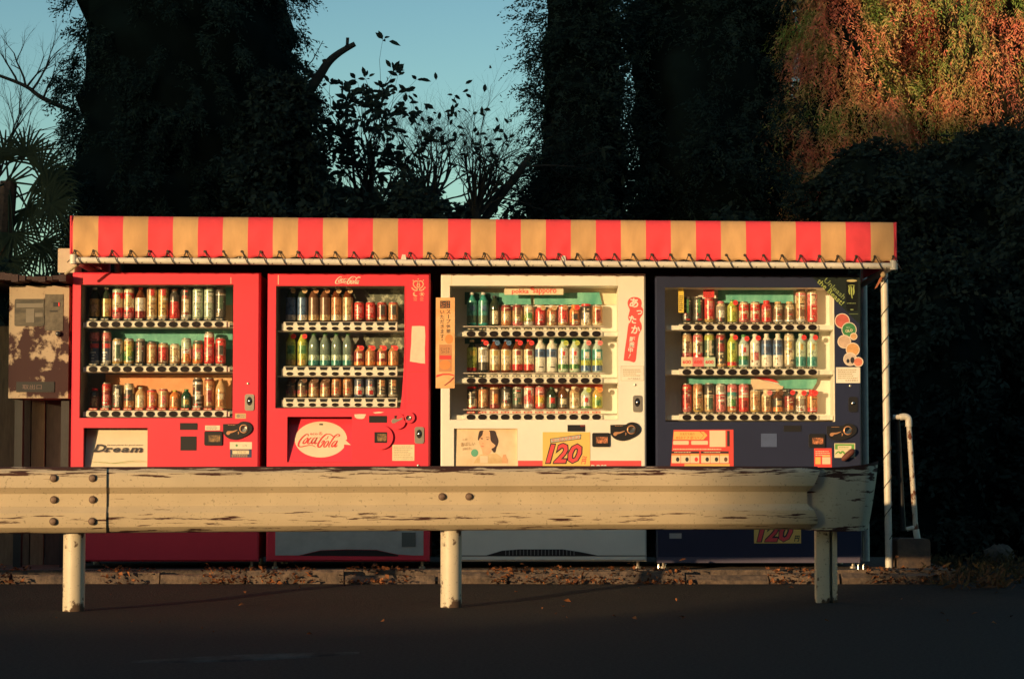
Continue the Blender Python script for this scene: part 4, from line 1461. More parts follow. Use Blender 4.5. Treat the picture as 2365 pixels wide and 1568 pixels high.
decpoly(M4, 'backing_sheet', [(960, 880), (1280, 860), (1270, 900), (1240, 945), (1020, 940)], teal_film, .2, .003)
decpoly(M4, 'torn_poster', [(775, 858), (830, 868), (1020, 925), (1010, 945), (765, 946)], mat('poster_cream', (.78, .58, .4), .5), .19, .003)
decpoly(M4, 'torn_poster', [(790, 852), (900, 856), (960, 880), (990, 895), (960, 892), (830, 866)], pm('red', 'paper'), .187, .003)
NV = 'navy machine'
d4 = cols4[:]
mon = S('can', 243, [(.96, 'black'), (1, 'silver')], 'tall black can with green claws', badge=(.35, .9, 'green', 14))
sp_ = S('square', 520, 'white', 'white sports bottle with navy label', 'white', [(.35, .68, 'blue'), (.74, .8, 'navy')], (.4, .6, 'navy', 40))
tl = S('bottle', 520, 'clear2', 'teal water bottle with red tag', 'pgreen', [(.02, .3, 'teal'), (.46, .74, 'pgreen')], (.5, .68, 'gold', 16), 'red')
pr2 = S('can', 280, [(.2, 'pink'), (.55, 'cream'), (.85, 'red'), (1, 'cream')], 'short red and white can', badge=(.15, .4, 'red', 38))
cr = S('boca', 278, [(.1, 'silver'), (.65, 'brown'), (.9, 'black'), (1, 'black')], 'dark bottle with white crown', 'tan', None, (.62, .85, 'cream', 60))
row(M4, NV, 'top', d4, 434, [
    mon, mon,
    S('can', 240, [(.12, 'gold'), (.9, 'red'), (1, 'pink')], 'tall glossy red can', badge=(.5, .75, 'pink', 26)),
    S('boca', 275, [(.2, 'black'), (.75, 'grey'), (1, 'cream')], 'grey bottle with dark label', 'pink', None, (.2, .55, 'white', 32)),
    S('bottle', 265, 'ygreen', 'yellow green bottle with red tag', 'green', [(.05, .7, 'ygreen')], (.45, .66, 'yellow', 34), 'red'),
    pr2, pr2,
    S('boca', 270, [(.2, 'red'), (.6, 'pink'), (1, 'red')], 'red bottle with red cap', 'red', None, (.2, .5, 'copper', 36)),
    cr, cr,
    S('can', 185, [(.1, 'silver'), (.8, 'tan'), (.88, 'pink'), (1, 'tan')], 'tall tan can with dark emblem', badge=(.16, .38, 'brown', 42)),
    S('can', 185, [(.5, 'red'), (.85, 'pink'), (1, 'cream')], 'tall red and pink can', badge=(.55, .8, 'cream', 22)),
])
row(M4, NV, 'middle', d4, 776, [
    S('can', 522, [(.3, 'ygreen'), (.42, 'pink'), (.75, 'cream'), (1, 'tan')], 'tall cream can with red band', badge=(.45, .72, 'brown', 20)),
    S('can', 522, [(.3, 'pink'), (.42, 'red'), (.75, 'cream'), (1, 'pink')], 'tall pink and cream can', badge=(.45, .72, 'brown', 20)),
    S('can', 522, [(.3, 'ygreen'), (.8, 'dgreen'), (1, 'ygreen')], 'tall green and dark can', badge=(.35, .8, 'cream', 18)),
    S('can', 522, [(.1, 'tan'), (.85, 'black'), (1, 'dred')], 'tall black can with red top', badge=(.46, .7, 'dred', 42)),
    S('bottle', 520, 'ygreen', 'tall yellow green bottle', 'cream', [(.03, .15, 'red'), (.16, .74, 'ygreen')], (.5, .7, 'green', 20), 'red'),
    S('bottle', 530, 'clear2', 'clear bottle with green bands', 'green', [(.06, .22, 'teal'), (.3, .34, 'green'), (.38, .7, 'white')], (.45, .6, 'red', 20), 'red'),
    S('square', 525, 'white', 'white bottle with red square', 'white', [(.2, .44, 'cream'), (.5, .72, 'white')], (.2, .42, 'pink', 36), 'red'),
    sp_, sp_,
    S('can', 522, [(.1, 'grey'), (.5, 'cream'), (.8, 'grey'), (1, 'cream')], 'tall white and grey can', badge=(.55, .75, 'gold', 24)),
    tl, tl,
])
row(M4, NV, 'bottom', d4, 1119, [
    S('can', 903, [(.15, 'pink'), (.6, 'red'), (.75, 'dred'), (1, 'red')], 'tall red can', badge=(.3, .5, 'dred', 30)),
    S('can', 903, [(.15, 'gold'), (.7, 'tan'), (1, 'copper')], 'tall tan can', badge=(.3, .5, 'copper', 30)),
    S('can', 900, [(.5, 'tan'), (.6, 'cream'), (1, 'black')], 'tall black and tan can', badge=(.1, .5, 'dgreen', 34)),
    S('can', 903, [(.55, 'pink'), (.62, 'red'), (1, 'white')], 'tall white can with red base', badge=(.7, .92, 'grey', 26)),
    S('can', 903, [(.2, 'copper'), (.55, 'pgreen'), (.7, 'teal'), (1, 'pink')], 'tall pink and green can', badge=(.2, .45, 'green', 30)),
    S('can', 903, [(.5, 'red'), (.58, 'cream'), (1, 'pink')], 'tall red can with cream band', badge=(.15, .4, 'dred', 34)),
    S('can', 948, [(.1, 'gold'), (.9, 'tan'), (1, 'cream')], 'plain tan can', badge=(.3, .7, 'copper', 24)),
    S('boca', 950, [(.2, 'copper'), (.7, 'tan'), (1, 'cream')], 'tan bottle with white tag', 'cream', None, (.25, .5, 'brown', 24), 'pink'),
    S('bottle', 948, 'brown', 'dark bottle with orange base', 'tan', [(.02, .22, 'orange'), (.24, .6, 'black')], (.3, .5, 'tan', 30), 'brown'),
    S('boca', 948, [(.2, 'brown'), (.7, 'dred'), (1, 'black')], 'dark brown bottle with red tag', 'black', None, (.1, .3, 'orange', 36), 'red'),
    S('boca', 952, [(.3, 'white'), (.6, 'brown'), (1, 'cream')], 'white bottle with red tag', 'cream', None, (.35, .6, 'grey', 30), 'red'),
    S('boca', 950, [(.2, 'red'), (.7, 'orange'), (1, 'red')], 'red bottle with red tag', 'red', None, (.2, .55, 'copper', 38), 'red'),
])
p = dec(M4, 'side_card', 218, 178, 260, 362, pm('yellow', 'paper'), .11, .002)
printlines(M4, 224, 230, 254, 350, 8, ink, .107, p, 31)
p = dec(M4, 'side_card', 408, 186, 492, 246, pm('red', 'paper'), .12, .002)
printlines(M4, 414, 194, 486, 240, 3, pm('dred', 'paper'), .117, p, 33)
for i in range(3):
    p = dec(M4, 'price_card', cols4[i] - 42, 700 + i, cols4[i] + 44, 772, pm(('cream', 'pink', 'pgreen')[i], 'paper'), .128, .0015)
    dectxt(M4, '600', cols4[i] - 32, 724, cols4[i] + 32, 752, pm('red', 'paper'), .1255, p, bold=.03)
# corner decal
dc = decpoly(M4, 'corner_decal', [(1235, 88), (1606, 88), (1606, 445), (1585, 438)], mat('decal_black', (.012, .02, .018), .4), 0, .0016)
lime = mat('decal_lime', (.34, .42, .12), .5)
limed = mat('decal_dim_lime', (.20, .26, .10), .5)
for s, u0, v0, m_ in (('Unleash', 1400, 182, limed), ('the Beast!', 1380, 205, lime)):
    mb = MB()
    c = Z4(u0 + (12 if s == 'Unleash' else 0), v0 - (3 if s == 'Unleash' else 0))
    wd_ = (205 if s == 'Unleash' else 262) * UX
    txt(mb, s, c.x - wd_ / 2, c.x + wd_ / 2, c.z - .0165, c.z + .0165, m_, -.0024, rot=R(-44), bold=.01)
    obj('lettering', mb, dc, (c.x, 0, c.z), world=True)
cn = decpoly(M4, 'printed_can', rrect(1498, 1584, -352, -108, 14) if False else [(1500, 120), (1584, 120), (1586, 140), (1586, 330), (1574, 352), (1512, 352), (1498, 330), (1498, 140)], mat('printed_can_black', (.008, .010, .009), .35), -.0018, .0008, dc)
decdisc(M4, 'can_top', 1541, 119, 40, mat('can_gold', (.55, .5, .25), .4), -.0028, .0006, cn, rz=9)
mb = MB()
for pts in ([(1516, 158), (1522, 175), (1520, 200), (1526, 225)], [(1532, 158), (1538, 180), (1538, 215), (1544, 255)], [(1556, 158), (1554, 180), (1556, 205), (1552, 228)]):
    ribbon(mb, zr(M4, pts), .009, lime, -.0034, 5)
ribbon(mb, zr(M4, [(1510, 157), (1540, 152), (1566, 157)]), .006, lime, -.0034, 3)
obj('claw_mark', mb, cn, tuple(WP[cn]), world=True)
printlines(M4, 1504, 284, 1580, 298, 1, limed, -.0034, cn, 41)
decdisc(M4, 'can_glint', 1542, 339, 14, limed, -.0028, .0006, cn, rz=5)
dec(M4, 'decal_line', 1520, 371, 1588, 374, limed, 0, .0022, dc)
# round stickers on one backing
wb = mat('sticker_white', (.78, .66, .52), .5)
st = None
for cx, cy, r_, m_ in ((1468, 425, 52, (.56, .12, .09)), (1520, 492, 52, (.05, .22, .08)), (1555, 543, 22, (.62, .36, .16)), (1484, 583, 46, (.6, .42, .3)), (1548, 643, 47, (.68, .36, .14)), (1528, 716, 46, (.62, .5, .4)), (1590, 738, 32, (.70, .22, .13))):
    ix = (1468, 1520, 1555, 1484, 1548, 1528, 1590).index(cx)
    b = decdisc(M4, 'round_sticker', cx, cy, r_ + 6, wb, 0, .001 + ix * .0009)
    f_ = decdisc(M4, 'sticker_face', cx, cy, r_, mat(f'sticker_face_{ix}', m_, .5, var=.2, scale=25), -(.001 + ix * .0009), .0006, b)
    yy = -(.001 + ix * .0009) - .0009
    if ix == 1:
        dectxt(M4, 'OLO', 1492, 488, 1548, 510, pm('cream', 'paper'), yy, b, bold=.03, rot=R(8))
        printlines(M4, 1498, 470, 1545, 480, 1, pm('pgreen', 'paper'), yy, b, 2)
    if ix == 5:
        decdisc(M4, 'sticker_spot', 1512, 730, 12, ink, yy + .0002, .0006, b, rz=16)
        decdisc(M4, 'sticker_spot', 1546, 724, 16, ink, yy + .0002, .0006, b, rz=24)
p = dec(M4, 'instruction_label', 1420, 778, 1605, 898, mat('label_white', (.80, .74, .62), .5), 0, .001)
printlines(M4, 1436, 790, 1590, 870, 5, mat('faint_print', (.5, .40, .24), .6), -.0016, p, 51)
dectxt(M4, '043882', 1492, 872, 1588, 886, lines_grey, -.0016, p)
screw(M4, 1530, 920)
lock(M4, 1515, 1003, 1586, 1120, black_pl)
coin_unit(M4, 1350, 1208, 1578, 1338)
card_reader(M4, 1212, 1285, 1338, 1390, reader_print2)
dec(M4, 'display', 1022, 1222, 1156, 1268, black_pl, 0, .003)
dec(M4, 'bill_cover', 848, 1283, 970, 1385, mat('blue_cover', (.07, .10, .2), .45), 0, .003)
# red poster
pred = mat('poster_red', (.74, .07, .06), .5, var=.04)
pyel = mat('poster_yellow', (.78, .48, .14), .5, var=.04)
pcream = mat('poster_pale', (.78, .62, .42), .5, var=.04)
po = decpoly(M4, 'poster', [(182, 1255), (638, 1253), (640, 1540), (158, 1540)], pred, 0, .0015)
decpoly(M4, 'poster_arrow', [(184, 1268), (380, 1268), (412, 1297), (380, 1330), (180, 1330)], pyel, -.0017, .0006, po)
decpoly(M4, 'poster_chevron', [(388, 1268), (412, 1268), (440, 1297), (408, 1330), (384, 1330), (416, 1297)], pyel, -.0017, .0006, po)
dectxt(M4, 'お友だち紹介', 232, 1276, 345, 1296, mat('poster_brown', (.5, .2, .05), .5), -.0026, po, bold=.01)
dectxt(M4, '8は7.7まい', 200, 1302, 375, 1326, mat('poster_orange', (.74, .22, .06), .5), -.0026, po, bold=.02)
dec(M4, 'poster_strip', 178, 1338, 298, 1368, pcream, -.0017, .0006, po, rnd=.006)
dec(M4, 'poster_strip', 316, 1338, 444, 1368, pcream, -.0017, .0006, po, rnd=.006)
dec(M4, 'poster_square', 456, 1260, 578, 1385, pcream, -.0017, .0006, po)
dec(M4, 'poster_bar', 590, 1262, 610, 1380, ink, -.0017, .0006, po)
printlines(M4, 180, 1393, 610, 1412, 1, pcream, -.0024, po, 61)
for x0_ in (165, 390):
    p = dec(M4, 'poster_band', x0_, 1418, x0_ + 212, 1434, ink, -.0017, .0006, po)
    printlines(M4, x0_ + 22, 1420, x0_ + 200, 1432, 1, pcream, -.0028, p, 62)
    for k in range(3):
        q = dec(M4, 'poster_panel', x0_ + 2 + k * 71, 1438, x0_ + 70 + k * 71, 1508, pcream, -.0017, .0006, po)
        if k == 2:
            dec(M4, 'panel_header', x0_ + 2 + k * 71, 1438, x0_ + 70 + k * 71, 1452, pyel, -.0026, .0005, q)
        else:
            dec(M4, 'panel_header', x0_ + 2 + k * 71, 1438, x0_ + 70 + k * 71, 1450, pm('orange', 'paper'), -.0026, .0005, q)
        decdisc(M4, 'panel_picture', x0_ + 48 + k * 71, 1480, 13, ink if k < 2 else (pm('red', 'paper') if x0_ < 300 else pm('brown', 'paper')), -.0026, .0005, q, rz=17)
dec(M4, 'poster_foot', 265, 1514, 610, 1536, pyel, -.0017, .0006, po)
p = dec(M4, 'small_poster', 1253, 1395, 1389, 1540, pred, 0, .0012)
printlines(M4, 1264, 1412, 1376, 1455, 3, pcream, -.002, p, 71)
dec(M4, 'poster_patch', 1263, 1462, 1303, 1516, pyel, -.0014, .0006, p)
dec(M4, 'poster_patch', 1315, 1462, 1378, 1516, pcream, -.0014, .0006, p)
dec(M4, 'poster_strip', 1316, 1446, 1376, 1458, pyel, -.0014, .0006, p)
p = dec(M4, 'green_sticker', 1408, 1357, 1567, 1467, pm('cream', 'paper'), 0, .0012)
dec(M4, 'sticker_band', 1413, 1362, 1560, 1404, mat('sticker_green', (.14, .36, .08), .5), -.0014, .0006, p)
dec(M4, 'sticker_window', 1434, 1376, 1538, 1402, pm('cream', 'paper'), -.0022, .0006, p)
printlines(M4, 1442, 1382, 1530, 1396, 1, mat('sticker_green', (.14, .36, .08), .5), -.0034, p, 81)
mb = MB()
ribbon(mb, zr(M4, [(1415, 1440), (1440, 1420), (1455, 1435), (1470, 1418), (1490, 1440), (1500, 1425)]), .012, mat('sticker_green', (.14, .36, .08), .5), -.0022, 4)
obj('leaf_print', mb, p, tuple(WP[p]), world=True)
hd = MB()
c0, c1 = Z4(1466, 1488, -.03), Z4(1560, 1405, -.03)
hd.tube([c0 + Vector((0, 0, 0)), c0.lerp(c1, .12), c0.lerp(c1, .4), c0.lerp(c1, .75), c0.lerp(c1, .93), c1], [.004, .016, .020, .020, .015, .004], mat('brown_handle', (.12, .035, .025), .7, bump=.4, bscale=200), 12)
ho = obj('pull_handle', hd, M4['root'], tuple(c0.lerp(c1, .5)), world=True, smooth=50)
hm = MB()
cc = c0.lerp(c1, .5)
hm.tube([cc, Vector((cc.x, .002, cc.z))], .008, black_pl, 10)
obj('handle_stem', hm, ho, tuple(cc), world=True)
# lower sign seen under the guardrail
c0, c1 = P(1741, 1180), P(1850, 1254)
ls = MB()
ls.prism([(c0.x, c1.z), (c1.x, c1.z), (c1.x, c0.z), (c0.x, c0.z)], -.0025, .001, mat('price_yellow', (.80, .52, .14), .5))
lso = obj('price_sign', ls, M4['root'], (c0.x, 0, c1.z), world=True)
f_ = MB()
for ch, xa, xb in (('1', 1748, 1770), ('2', 1766, 1799), ('0', 1799, 1831)):
    a, b = P(xa, 1205), P(xb, 1250)
    txt(f_, ch, a.x - .005, b.x + .005, b.z - .005, a.z + .005, ink, -.003, shear=.28, bold=.07)
    txt(f_, ch, a.x, b.x, b.z, a.z, mat('price_red', (.76, .075, .085), .45), -.0038, shear=.28, bold=.02)
a, b = P(1834, 1236), P(1847, 1250)
txt(f_, '円', a.x, b.x, b.z, a.z, ink, -.0034, shear=.2, bold=.03)
obj('lettering', f_, lso, (c0.x, 0, c1.z), world=True)
c0, c1 = P(1546, 1231), P(1574, 1243)
q = MB()
q.prism([(c0.x, c1.z), (c1.x, c1.z), (c1.x, c0.z), (c0.x, c0.z)], -.001, .001, mat('grey_plate', (.4, .38, .36), .5))
obj('name_plate', q, M4['root'], (c0.x, 0, c1.z), world=True)
c0, c1 = P(1517, 1286), P(1986, 1299)
q = MB()
q.box(c0.x, c1.x, -.006, -.001, c1.z, c0.z, mat('navy_sill', (.09, .08, .12), .4))
obj('sill', q, M4['root'], (c0.x, 0, c1.z), world=True)
# little folded strut at the lower corner of the window gap between machines
for px_, n_ in ((1521, 0), (1537, 1), (1982, 2), (1994, 3)):
    c = P(px_, 1308, -.12)
    q = MB()
    q.tube([(0, 0, 0), (0, 0, .028), (.006, 0, .034)], .005, chrome, 8)
    o = obj('levelling_bolt', q, M4['root'], (c.x, -.12, .124), smooth=40)

# ================================================================== the old machine at the left
ZA = lambda zx, zy, Y=0.0: P(.3174 * zx, 459.4 + .3174 * zy, Y)
YA = .06
rusty = node_rust('rust_eaten_cream', (.46, .35, .23), (.050, .022, .022), [(0, .0), (.06, .08), (.14, .13), (.28, .10), (.38, .03), (.44, -.06), (.52, -.14), (1, -.14)], nscale=6, thr=(.50, .56))
a_, b_ = ZA(70, 632, YA), ZA(495, 1450, YA)
lm = thing('dispensing_machine', 'old cream dispenser box with a rust eaten front, at the left of the red machine', 'dispenser', ((a_.x + b_.x) / 2, YA + .2, b_.z))
q = MB()
q.box(a_.x, b_.x, YA, YA + .4, b_.z, a_.z, rusty)
obj('cabinet', q, lm, (a_.x, YA, b_.z), world=True)


def adec(name, x0, y0, x1, y1, m, th=.004, parent=None, y=YA, rnd=0):
    a, b = ZA(x0, y0, y), ZA(x1, y1, y)
    mb = MB()
    mb.prism(rrect(a.x, b.x, b.z, a.z, rnd) if rnd else [(a.x, b.z), (b.x, b.z), (b.x, a.z), (a.x, a.z)], y - th, y + .001, m)
    return obj(name, mb, parent or lm, ((a.x + b.x) / 2, y, (a.z + b.z) / 2), world=True)


dim = mat('dirty_window', (.03, .03, .028), .35, col2=(.13, .11, .08), scale=9, stretch=(.6, 1, 2.5))
w_ = adec('window', 108, 728, 322, 926, dim, .004, rnd=.012)
adec('window_shelf', 120, 760, 316, 790, mat('grey_strip', (.17, .15, .12), .5), .002, w_, YA - .0045)
adec('window_card', 190, 800, 250, 900, mat('grey_card', (.17, .15, .12), .6), .002, w_, YA - .0045)
adec('window_card', 255, 830, 312, 858, mat('grey_card', (.17, .15, .12), .6), .002, w_, YA - .0045)
pl = adec('coin_panel', 330, 695, 459, 958, mat('dull_plate', (.10, .085, .065), .5, .3, var=.4, scale=20), .004)
adec('coin_slot', 388, 752, 436, 783, black_pl, .002, pl, YA - .0045)
adec('slot_edge', 425, 754, 434, 781, pm('red', 'plastic'), .001, pl, YA - .0068)
adec('return_slot', 362, 812, 418, 822, black_pl, .002, pl, YA - .0045)
c = ZA(426, 982, YA)
q = MB()
q.tube([(0, .001, 0), (0, -.02, 0), (0, -.024, 0)], [.016, .016, .010], black_pl, 14)
obj('knob', q, lm, (c.x, YA, c.z), smooth=40)
ot = adec('outlet', 120, 1330, 396, 1405, black_pl, .006)
mb = MB()
a, b = ZA(165, 1350, YA), ZA(305, 1385, YA)
txt(mb, '取出口', a.x, b.x, b.z, a.z, mat('dull_letter', (.14, .09, .08), .6), YA - .007, bold=.01)
obj('lettering', mb, ot, (a.x, YA, b.z), world=True)
# legs carry it
for zx in (110, 450):
    c = ZA(zx, 1450, YA)
    q = MB()
    q.box(-.025, .025, 0, .05, .122, c.z - .002, dark_metal)
    obj('leg', q, lm, (c.x, YA + .1, 0))
# little lean-to roof above it
rf = MB()
a_, b_ = P(-130, 624, -.1), P(152, 652, -.1)
bark = mat('brown_roofing', (.05, .03, .03), .9, bump=.6, bscale=25)
n_ = 18
for i in range(n_):
    xa, xb = a_.x + (b_.x - a_.x) * i / n_, a_.x + (b_.x - a_.x) * (i + 1) / n_
    e = .008 * math.sin(i * 1.7)
    rf.box(xa, xb, -.1 + e, .9, b_.z + .01 + e, a_.z - .02 + .02 * math.sin(i * .35), bark)
ro = thing('lean_to_roof', 'dark brown lean-to roof above the rusty dispenser, left of the awning', 'roof', (a_.x, .4, .122))
obj('roof_sheet', rf, ro, (a_.x, -.1, b_.z), world=True)
q = MB()
q.tube([(a_.x + .1, .8, .122), (a_.x + .1, .8, b_.z + .01)], .03, dark_metal, 10)
obj('post', q, ro, (a_.x + .1, .8, .122), world=True)
q = MB()
q.tube([(b_.x - .03, .8, .122), (b_.x - .03, .8, b_.z + .01)], .03, dark_metal, 10)
obj('post', q, ro, (b_.x - .03, .8, .122), world=True)
# grey box peeking out behind the awning's end
a_, b_ = P(134, 574, .12), P(172, 630, .12)
q = MB()
q.prism(rrect(a_.x, b_.x, b_.z, a_.z, .008), .12, .34, mat('box_tan', (.5, .42, .3), .6, var=.1))
jb = tag(obj('meter_box', q, None, ((a_.x + b_.x) / 2, .2, b_.z), world=True), 'tan metal box on the lean-to roof behind the left end of the awning', 'box')
# brown board wall under the dispenser
wl_ = thing('board_wall', 'dim brown board wall below and behind the rusty dispenser', 'wall', (-3.9, .5, .122))
bm = [mat('board_a', (.10, .075, .055), .85, var=.3, scale=8, stretch=(6, 6, 1)), mat('board_b', (.17, .12, .075), .85, var=.3, scale=8, stretch=(6, 6, 1)), mat('board_c', (.06, .05, .045), .85, var=.3, scale=8, stretch=(6, 6, 1))]
x = -5.2
i = 0
while x < -2.8:
    w = random.uniform(.085, .13)
    q = MB()
    q.box(0, w - .008, random.uniform(-.008, .008), .03, 0, 1.55, bm[(i * 7 + i // 3) % 3])
    obj('board', q, wl_, (x, .5, .122))
    x += w
    i += 1

# ================================================================== the awning
YW = -.25
red_cloth = mat('red_canvas', (.80, .055, .080), .8, var=.09, scale=6, bump=.15, bscale=400)
tan_cloth = mat('tan_canvas', (.60, .35, .155), .8, var=.16, scale=5, stretch=(1, 1, .35), bump=.15, bscale=400)
tl_, tr_ = P(165, 499, YW), P(2068, 514, YW)
bl_, br_ = P(165, 592, YW), P(2068, 605, YW)
aw = thing('awning', 'long red and tan striped canvas awning laced to a white pipe above the machines', 'awning', (0, .3, .122))
NX, NZ = 396, 12
v, f, mi = [], [], []
for i in range(NX + 1):
    u = i / NX
    px = 165 + u * 1903
    xx = tl_.x + (tr_.x - tl_.x) * u
    zt = tl_.z + (tr_.z - tl_.z) * u
    zb_ = bl_.z + (br_.z - bl_.z) * u
    zb_ += .006 * math.cos((px - 173) / 42.6 * 2 * math.pi)
    for k in range(NZ + 1):
        w = k / NZ
        yy = YW - .012 * math.sin(w * math.pi) + .010 * math.sin(px * .0062 + 1.0) * (w ** .7) + .004 * math.sin(px * .021) * w
        d_ = math.exp(-((px - 200 - w * 60) / 16) ** 2) * .012 * math.sin(min(1, w * 1.4) * math.pi)
        pk = math.cos((px - 173) / 42.95 * 2 * math.pi)
        yy += d_ + (1 - min(1, w * 6)) * .006 - .0035 * pk * max(0, w - .55) / .45 + .0030 * math.sin(px * .11 + w * 5) * w * math.sin(px * .013)
        v.append((xx, yy, zt + (zb_ - zt) * w))
    if i < NX:
        mid = 165 + (i + .5) / NX * 1903
        ph = ((mid - 227) / 115.07) % 1.0
        isred = ph < .5 and mid > 220
        if mid < 168 or mid > 2064:
            isred = True
        for k in range(NZ):
            b = i * (NZ + 1) + k
            f.append((b, b + 1, b + NZ + 2, b + NZ + 1))
            mi.append(0 if isred else 1)
me = bpy.data.meshes.new('valance')
me.from_pydata(v, [], f)
me.materials.append(red_cloth)
me.materials.append(tan_cloth)
me.polygons.foreach_set('material_index', mi)
me.polygons.foreach_set('use_smooth', [True] * len(f))
va = place(bpy.data.objects.new('valance', me), aw, (0, 0, 0))
sm_mod = va.modifiers.new('thick', 'SOLIDIFY')
sm_mod.thickness = .002
sm_mod.offset = 1
q = MB()
for i in range(33):
    ua, ub = i / 33, (i + 1) / 33
    xa, xb = tl_.x + (tr_.x - tl_.x) * ua, tl_.x + (tr_.x - tl_.x) * ub
    za, zc = tl_.z + (tr_.z - tl_.z) * ua, tl_.z + (tr_.z - tl_.z) * ub
    m_ = red_cloth if i % 2 else tan_cloth
    for dz in (0, .003):
        pts = [(xa, YW + .008, za - dz), (xb, YW + .008, zc - dz), (xb, 1.05, zc - .03 - dz), (xa, 1.05, za - .03 - dz)]
        q.poly(pts if dz == 0 else pts[::-1], m_)
obj('roof_canvas', q, aw, (0, .3, tl_.z), world=True)
for (xa, zt, zb_) in ((tl_.x, tl_.z, bl_.z), (tr_.x, tr_.z, br_.z)):
    q = MB()
    s_ = 1 if xa > 0 else -1
    q.box(min(xa, xa + s_ * .003), max(xa, xa + s_ * .003), YW + .004, 1.05, zb_, zt - .004, red_cloth)
    q.tube([(xa, YW - .002, zb_ - .01), (xa, YW - .004, zt)], .007, red_cloth, 8)
    obj('side_flap', q, aw, (xa, YW, zb_), world=True)
# pipe
pa, pb = P(170, 601, YW), P(2064, 614.5, YW)
q = MB()
q.tube([pa, pb], .0195, pole_paint, 14)
pipe = obj('front_pipe', q, aw, tuple(pa), world=True, smooth=40)
for e in (pa, pb):
    q = MB()
    q.tube([(e.x, YW - .004, e.z - .024), (e.x, YW - .004, e.z + .034)], .0235, pole_paint, 12)
    q.tube([(e.x, YW + .015, e.z), (e.x, 1.05, e.z - .02)], .0195, pole_paint, 12)
    obj('pipe_elbow', q, pipe, tuple(e), world=True, smooth=40)
for px_ in (555, 932, 1301, 1690):
    u = (px_ - 170) / 1894
    c = pa.lerp(pb, u)
    q = MB()
    q.prism([(-.020, -.006), (.020, -.006), (.012, .036), (-.008, .038)], -.006, .006, pole_paint)
    obj('pipe_bracket', q, pipe, (c.x, YW + .004, c.z + .012))
# lacing: an eyelet and a cord turn each
cm = MB()
cm.tube([(-.045, -.012, -.016), (-.02, -.006, .012), (-.004, -.012, .052), (0, -.020, .06), (.006, -.022, .05), (.022, -.026, .018), (.035, -.026, -.010), (.048, -.012, -.021), (.05, .006, -.020)], .0032, cordmat, 6)
CORD = cm.mesh('cord_turn', 40)
em = MB()
em.prism(ring(0, 0, .0085, None, 12), -.004, .001, mat('eyelet_dark', (.06, .045, .035), .5, .4))
EYE = em.mesh('eyelet')
n_ = 45
for i in range(n_):
    px_ = 173 + i * 42.95
    u = (px_ - 170) / 1894
    c = pa.lerp(pb, u)
    cd = inst('cord_turn', CORD, pipe, (c.x, YW - .002, c.z))
    inst('eyelet', EYE, pipe, (c.x, YW - .0125 + .010 * math.sin(px_ * .0062 + 1.0), c.z + .058))
# poles
pt, pbm = P(2042, 632, .14), P(2053, 1312, .14)
q = MB()
q.tube([(pt.x, .14, pt.z + .02), (pbm.x, .14, .122)], .0225, pole_paint, 14)
po_ = obj('pole', q, aw, (pbm.x, .14, .122), world=True, smooth=40)
q = MB()
hp = []
for i in range(200):
    t = i / 199
    a = t * 2 * math.pi * 9.3
    hp.append((pbm.x + (pt.x - pbm.x) * t + .0245 * math.sin(a), .14 - .0245 * math.cos(a), .30 + (pt.z - .30) * t))
q.tube(hp, .0028, cordmat, 5)
obj('wound_wire', q, po_, (pbm.x, .14, .122), world=True)
for xx, yy in ((pbm.x, 1.0), (tl_.x + .06, 1.0)):
    q = MB()
    q.tube([(xx, yy, .122), (xx, yy, tl_.z - .06)], .0225, pole_paint, 12)
    obj('pole', q, aw, (xx, yy, .122), world=True, smooth=40)
q = MB()
q.box(tl_.x + .1, tr_.x - .1, 1.0, 1.02, .30, tl_.z - .08, back_ply)
obj('back_board', q, aw, (0, 1.0, .3), world=True)
# stick and rag under the left end
q = MB()
a_, b_ = P(150, 634, -.2), P(186, 606, -.2)
q.tube([a_, b_], .008, mat('dry_stick', (.4, .33, .2), .7), 8)
obj('strut', q, aw, tuple(a_), world=True)
leafm = mat('dry_leaf_red', (.5, .16, .07), .6, var=.3)
q = MB()
a_ = P(2040, 636, -.2)
q.prism([(0, 0), (-.012, -.03), (-.04, -.075), (-.055, -.085), (-.038, -.05), (-.02, -.012)], -.002, .002, leafm)
tag(obj('dry_leaf', q, None, tuple(a_)), 'dry orange leaf caught on the lacing at the awning right corner', 'leaf')
q = MB()
q.lathe([(.006, -.02), (.016, -.012), (.018, 0), (.012, .012), (.004, .018)], lambda z, a: mat('knot_cord', (.5, .36, .2), .7), 10)
obj('cord_knot', q, aw, (P(2040, 632, -.22).x, -.22, P(2040, 634, -.22).z), smooth=50)
q = MB()
a_ = P(216, 606, -.15)
q.prism([(-.02, .0), (.05, -.045), (.045, -.02), (.02, .004)], -.002, .002, mat('rag_red', (.25, .06, .07), .8))
tag(obj('rag', q, None, tuple(a_)), 'small dark red rag hanging under the awning pipe at its left end', 'rag')

# ================================================================== the guardrail
rail_m = node_rust('guardrail_paint', (.64, .52, .35), (.055, .018, .012), [(0, .06), (.008, -.02), (.03, -.06), (.05, -.02), (.066, .02), (.078, .03), (.095, -.03), (.13, -.13), (.26, -.13), (.29, -.04), (.312, .045), (.325, .02), (.335, .10), (.343, .24), (1, .25)], scale=(.7, 1, 11), nscale=6.5, thr=(.555, .60), rough=.45)
post_m = node_rust('post_paint', (.66, .58, .43), (.09, .055, .035), [(0, .12), (.02, .05), (.06, .0), (.2, -.08), (.6, -.12), (1, -.12)], nscale=14, thr=(.54, .60))
gz0, gz1 = .417, .767
GA, GB = Vector((-5.2, -2.48, 0)), Vector((1.72, -1.46, 0))      # line of the rail in plan
gdir = (GB - GA).normalized()
gn = Vector((gdir.y, -gdir.x, 0))                                # towards the road


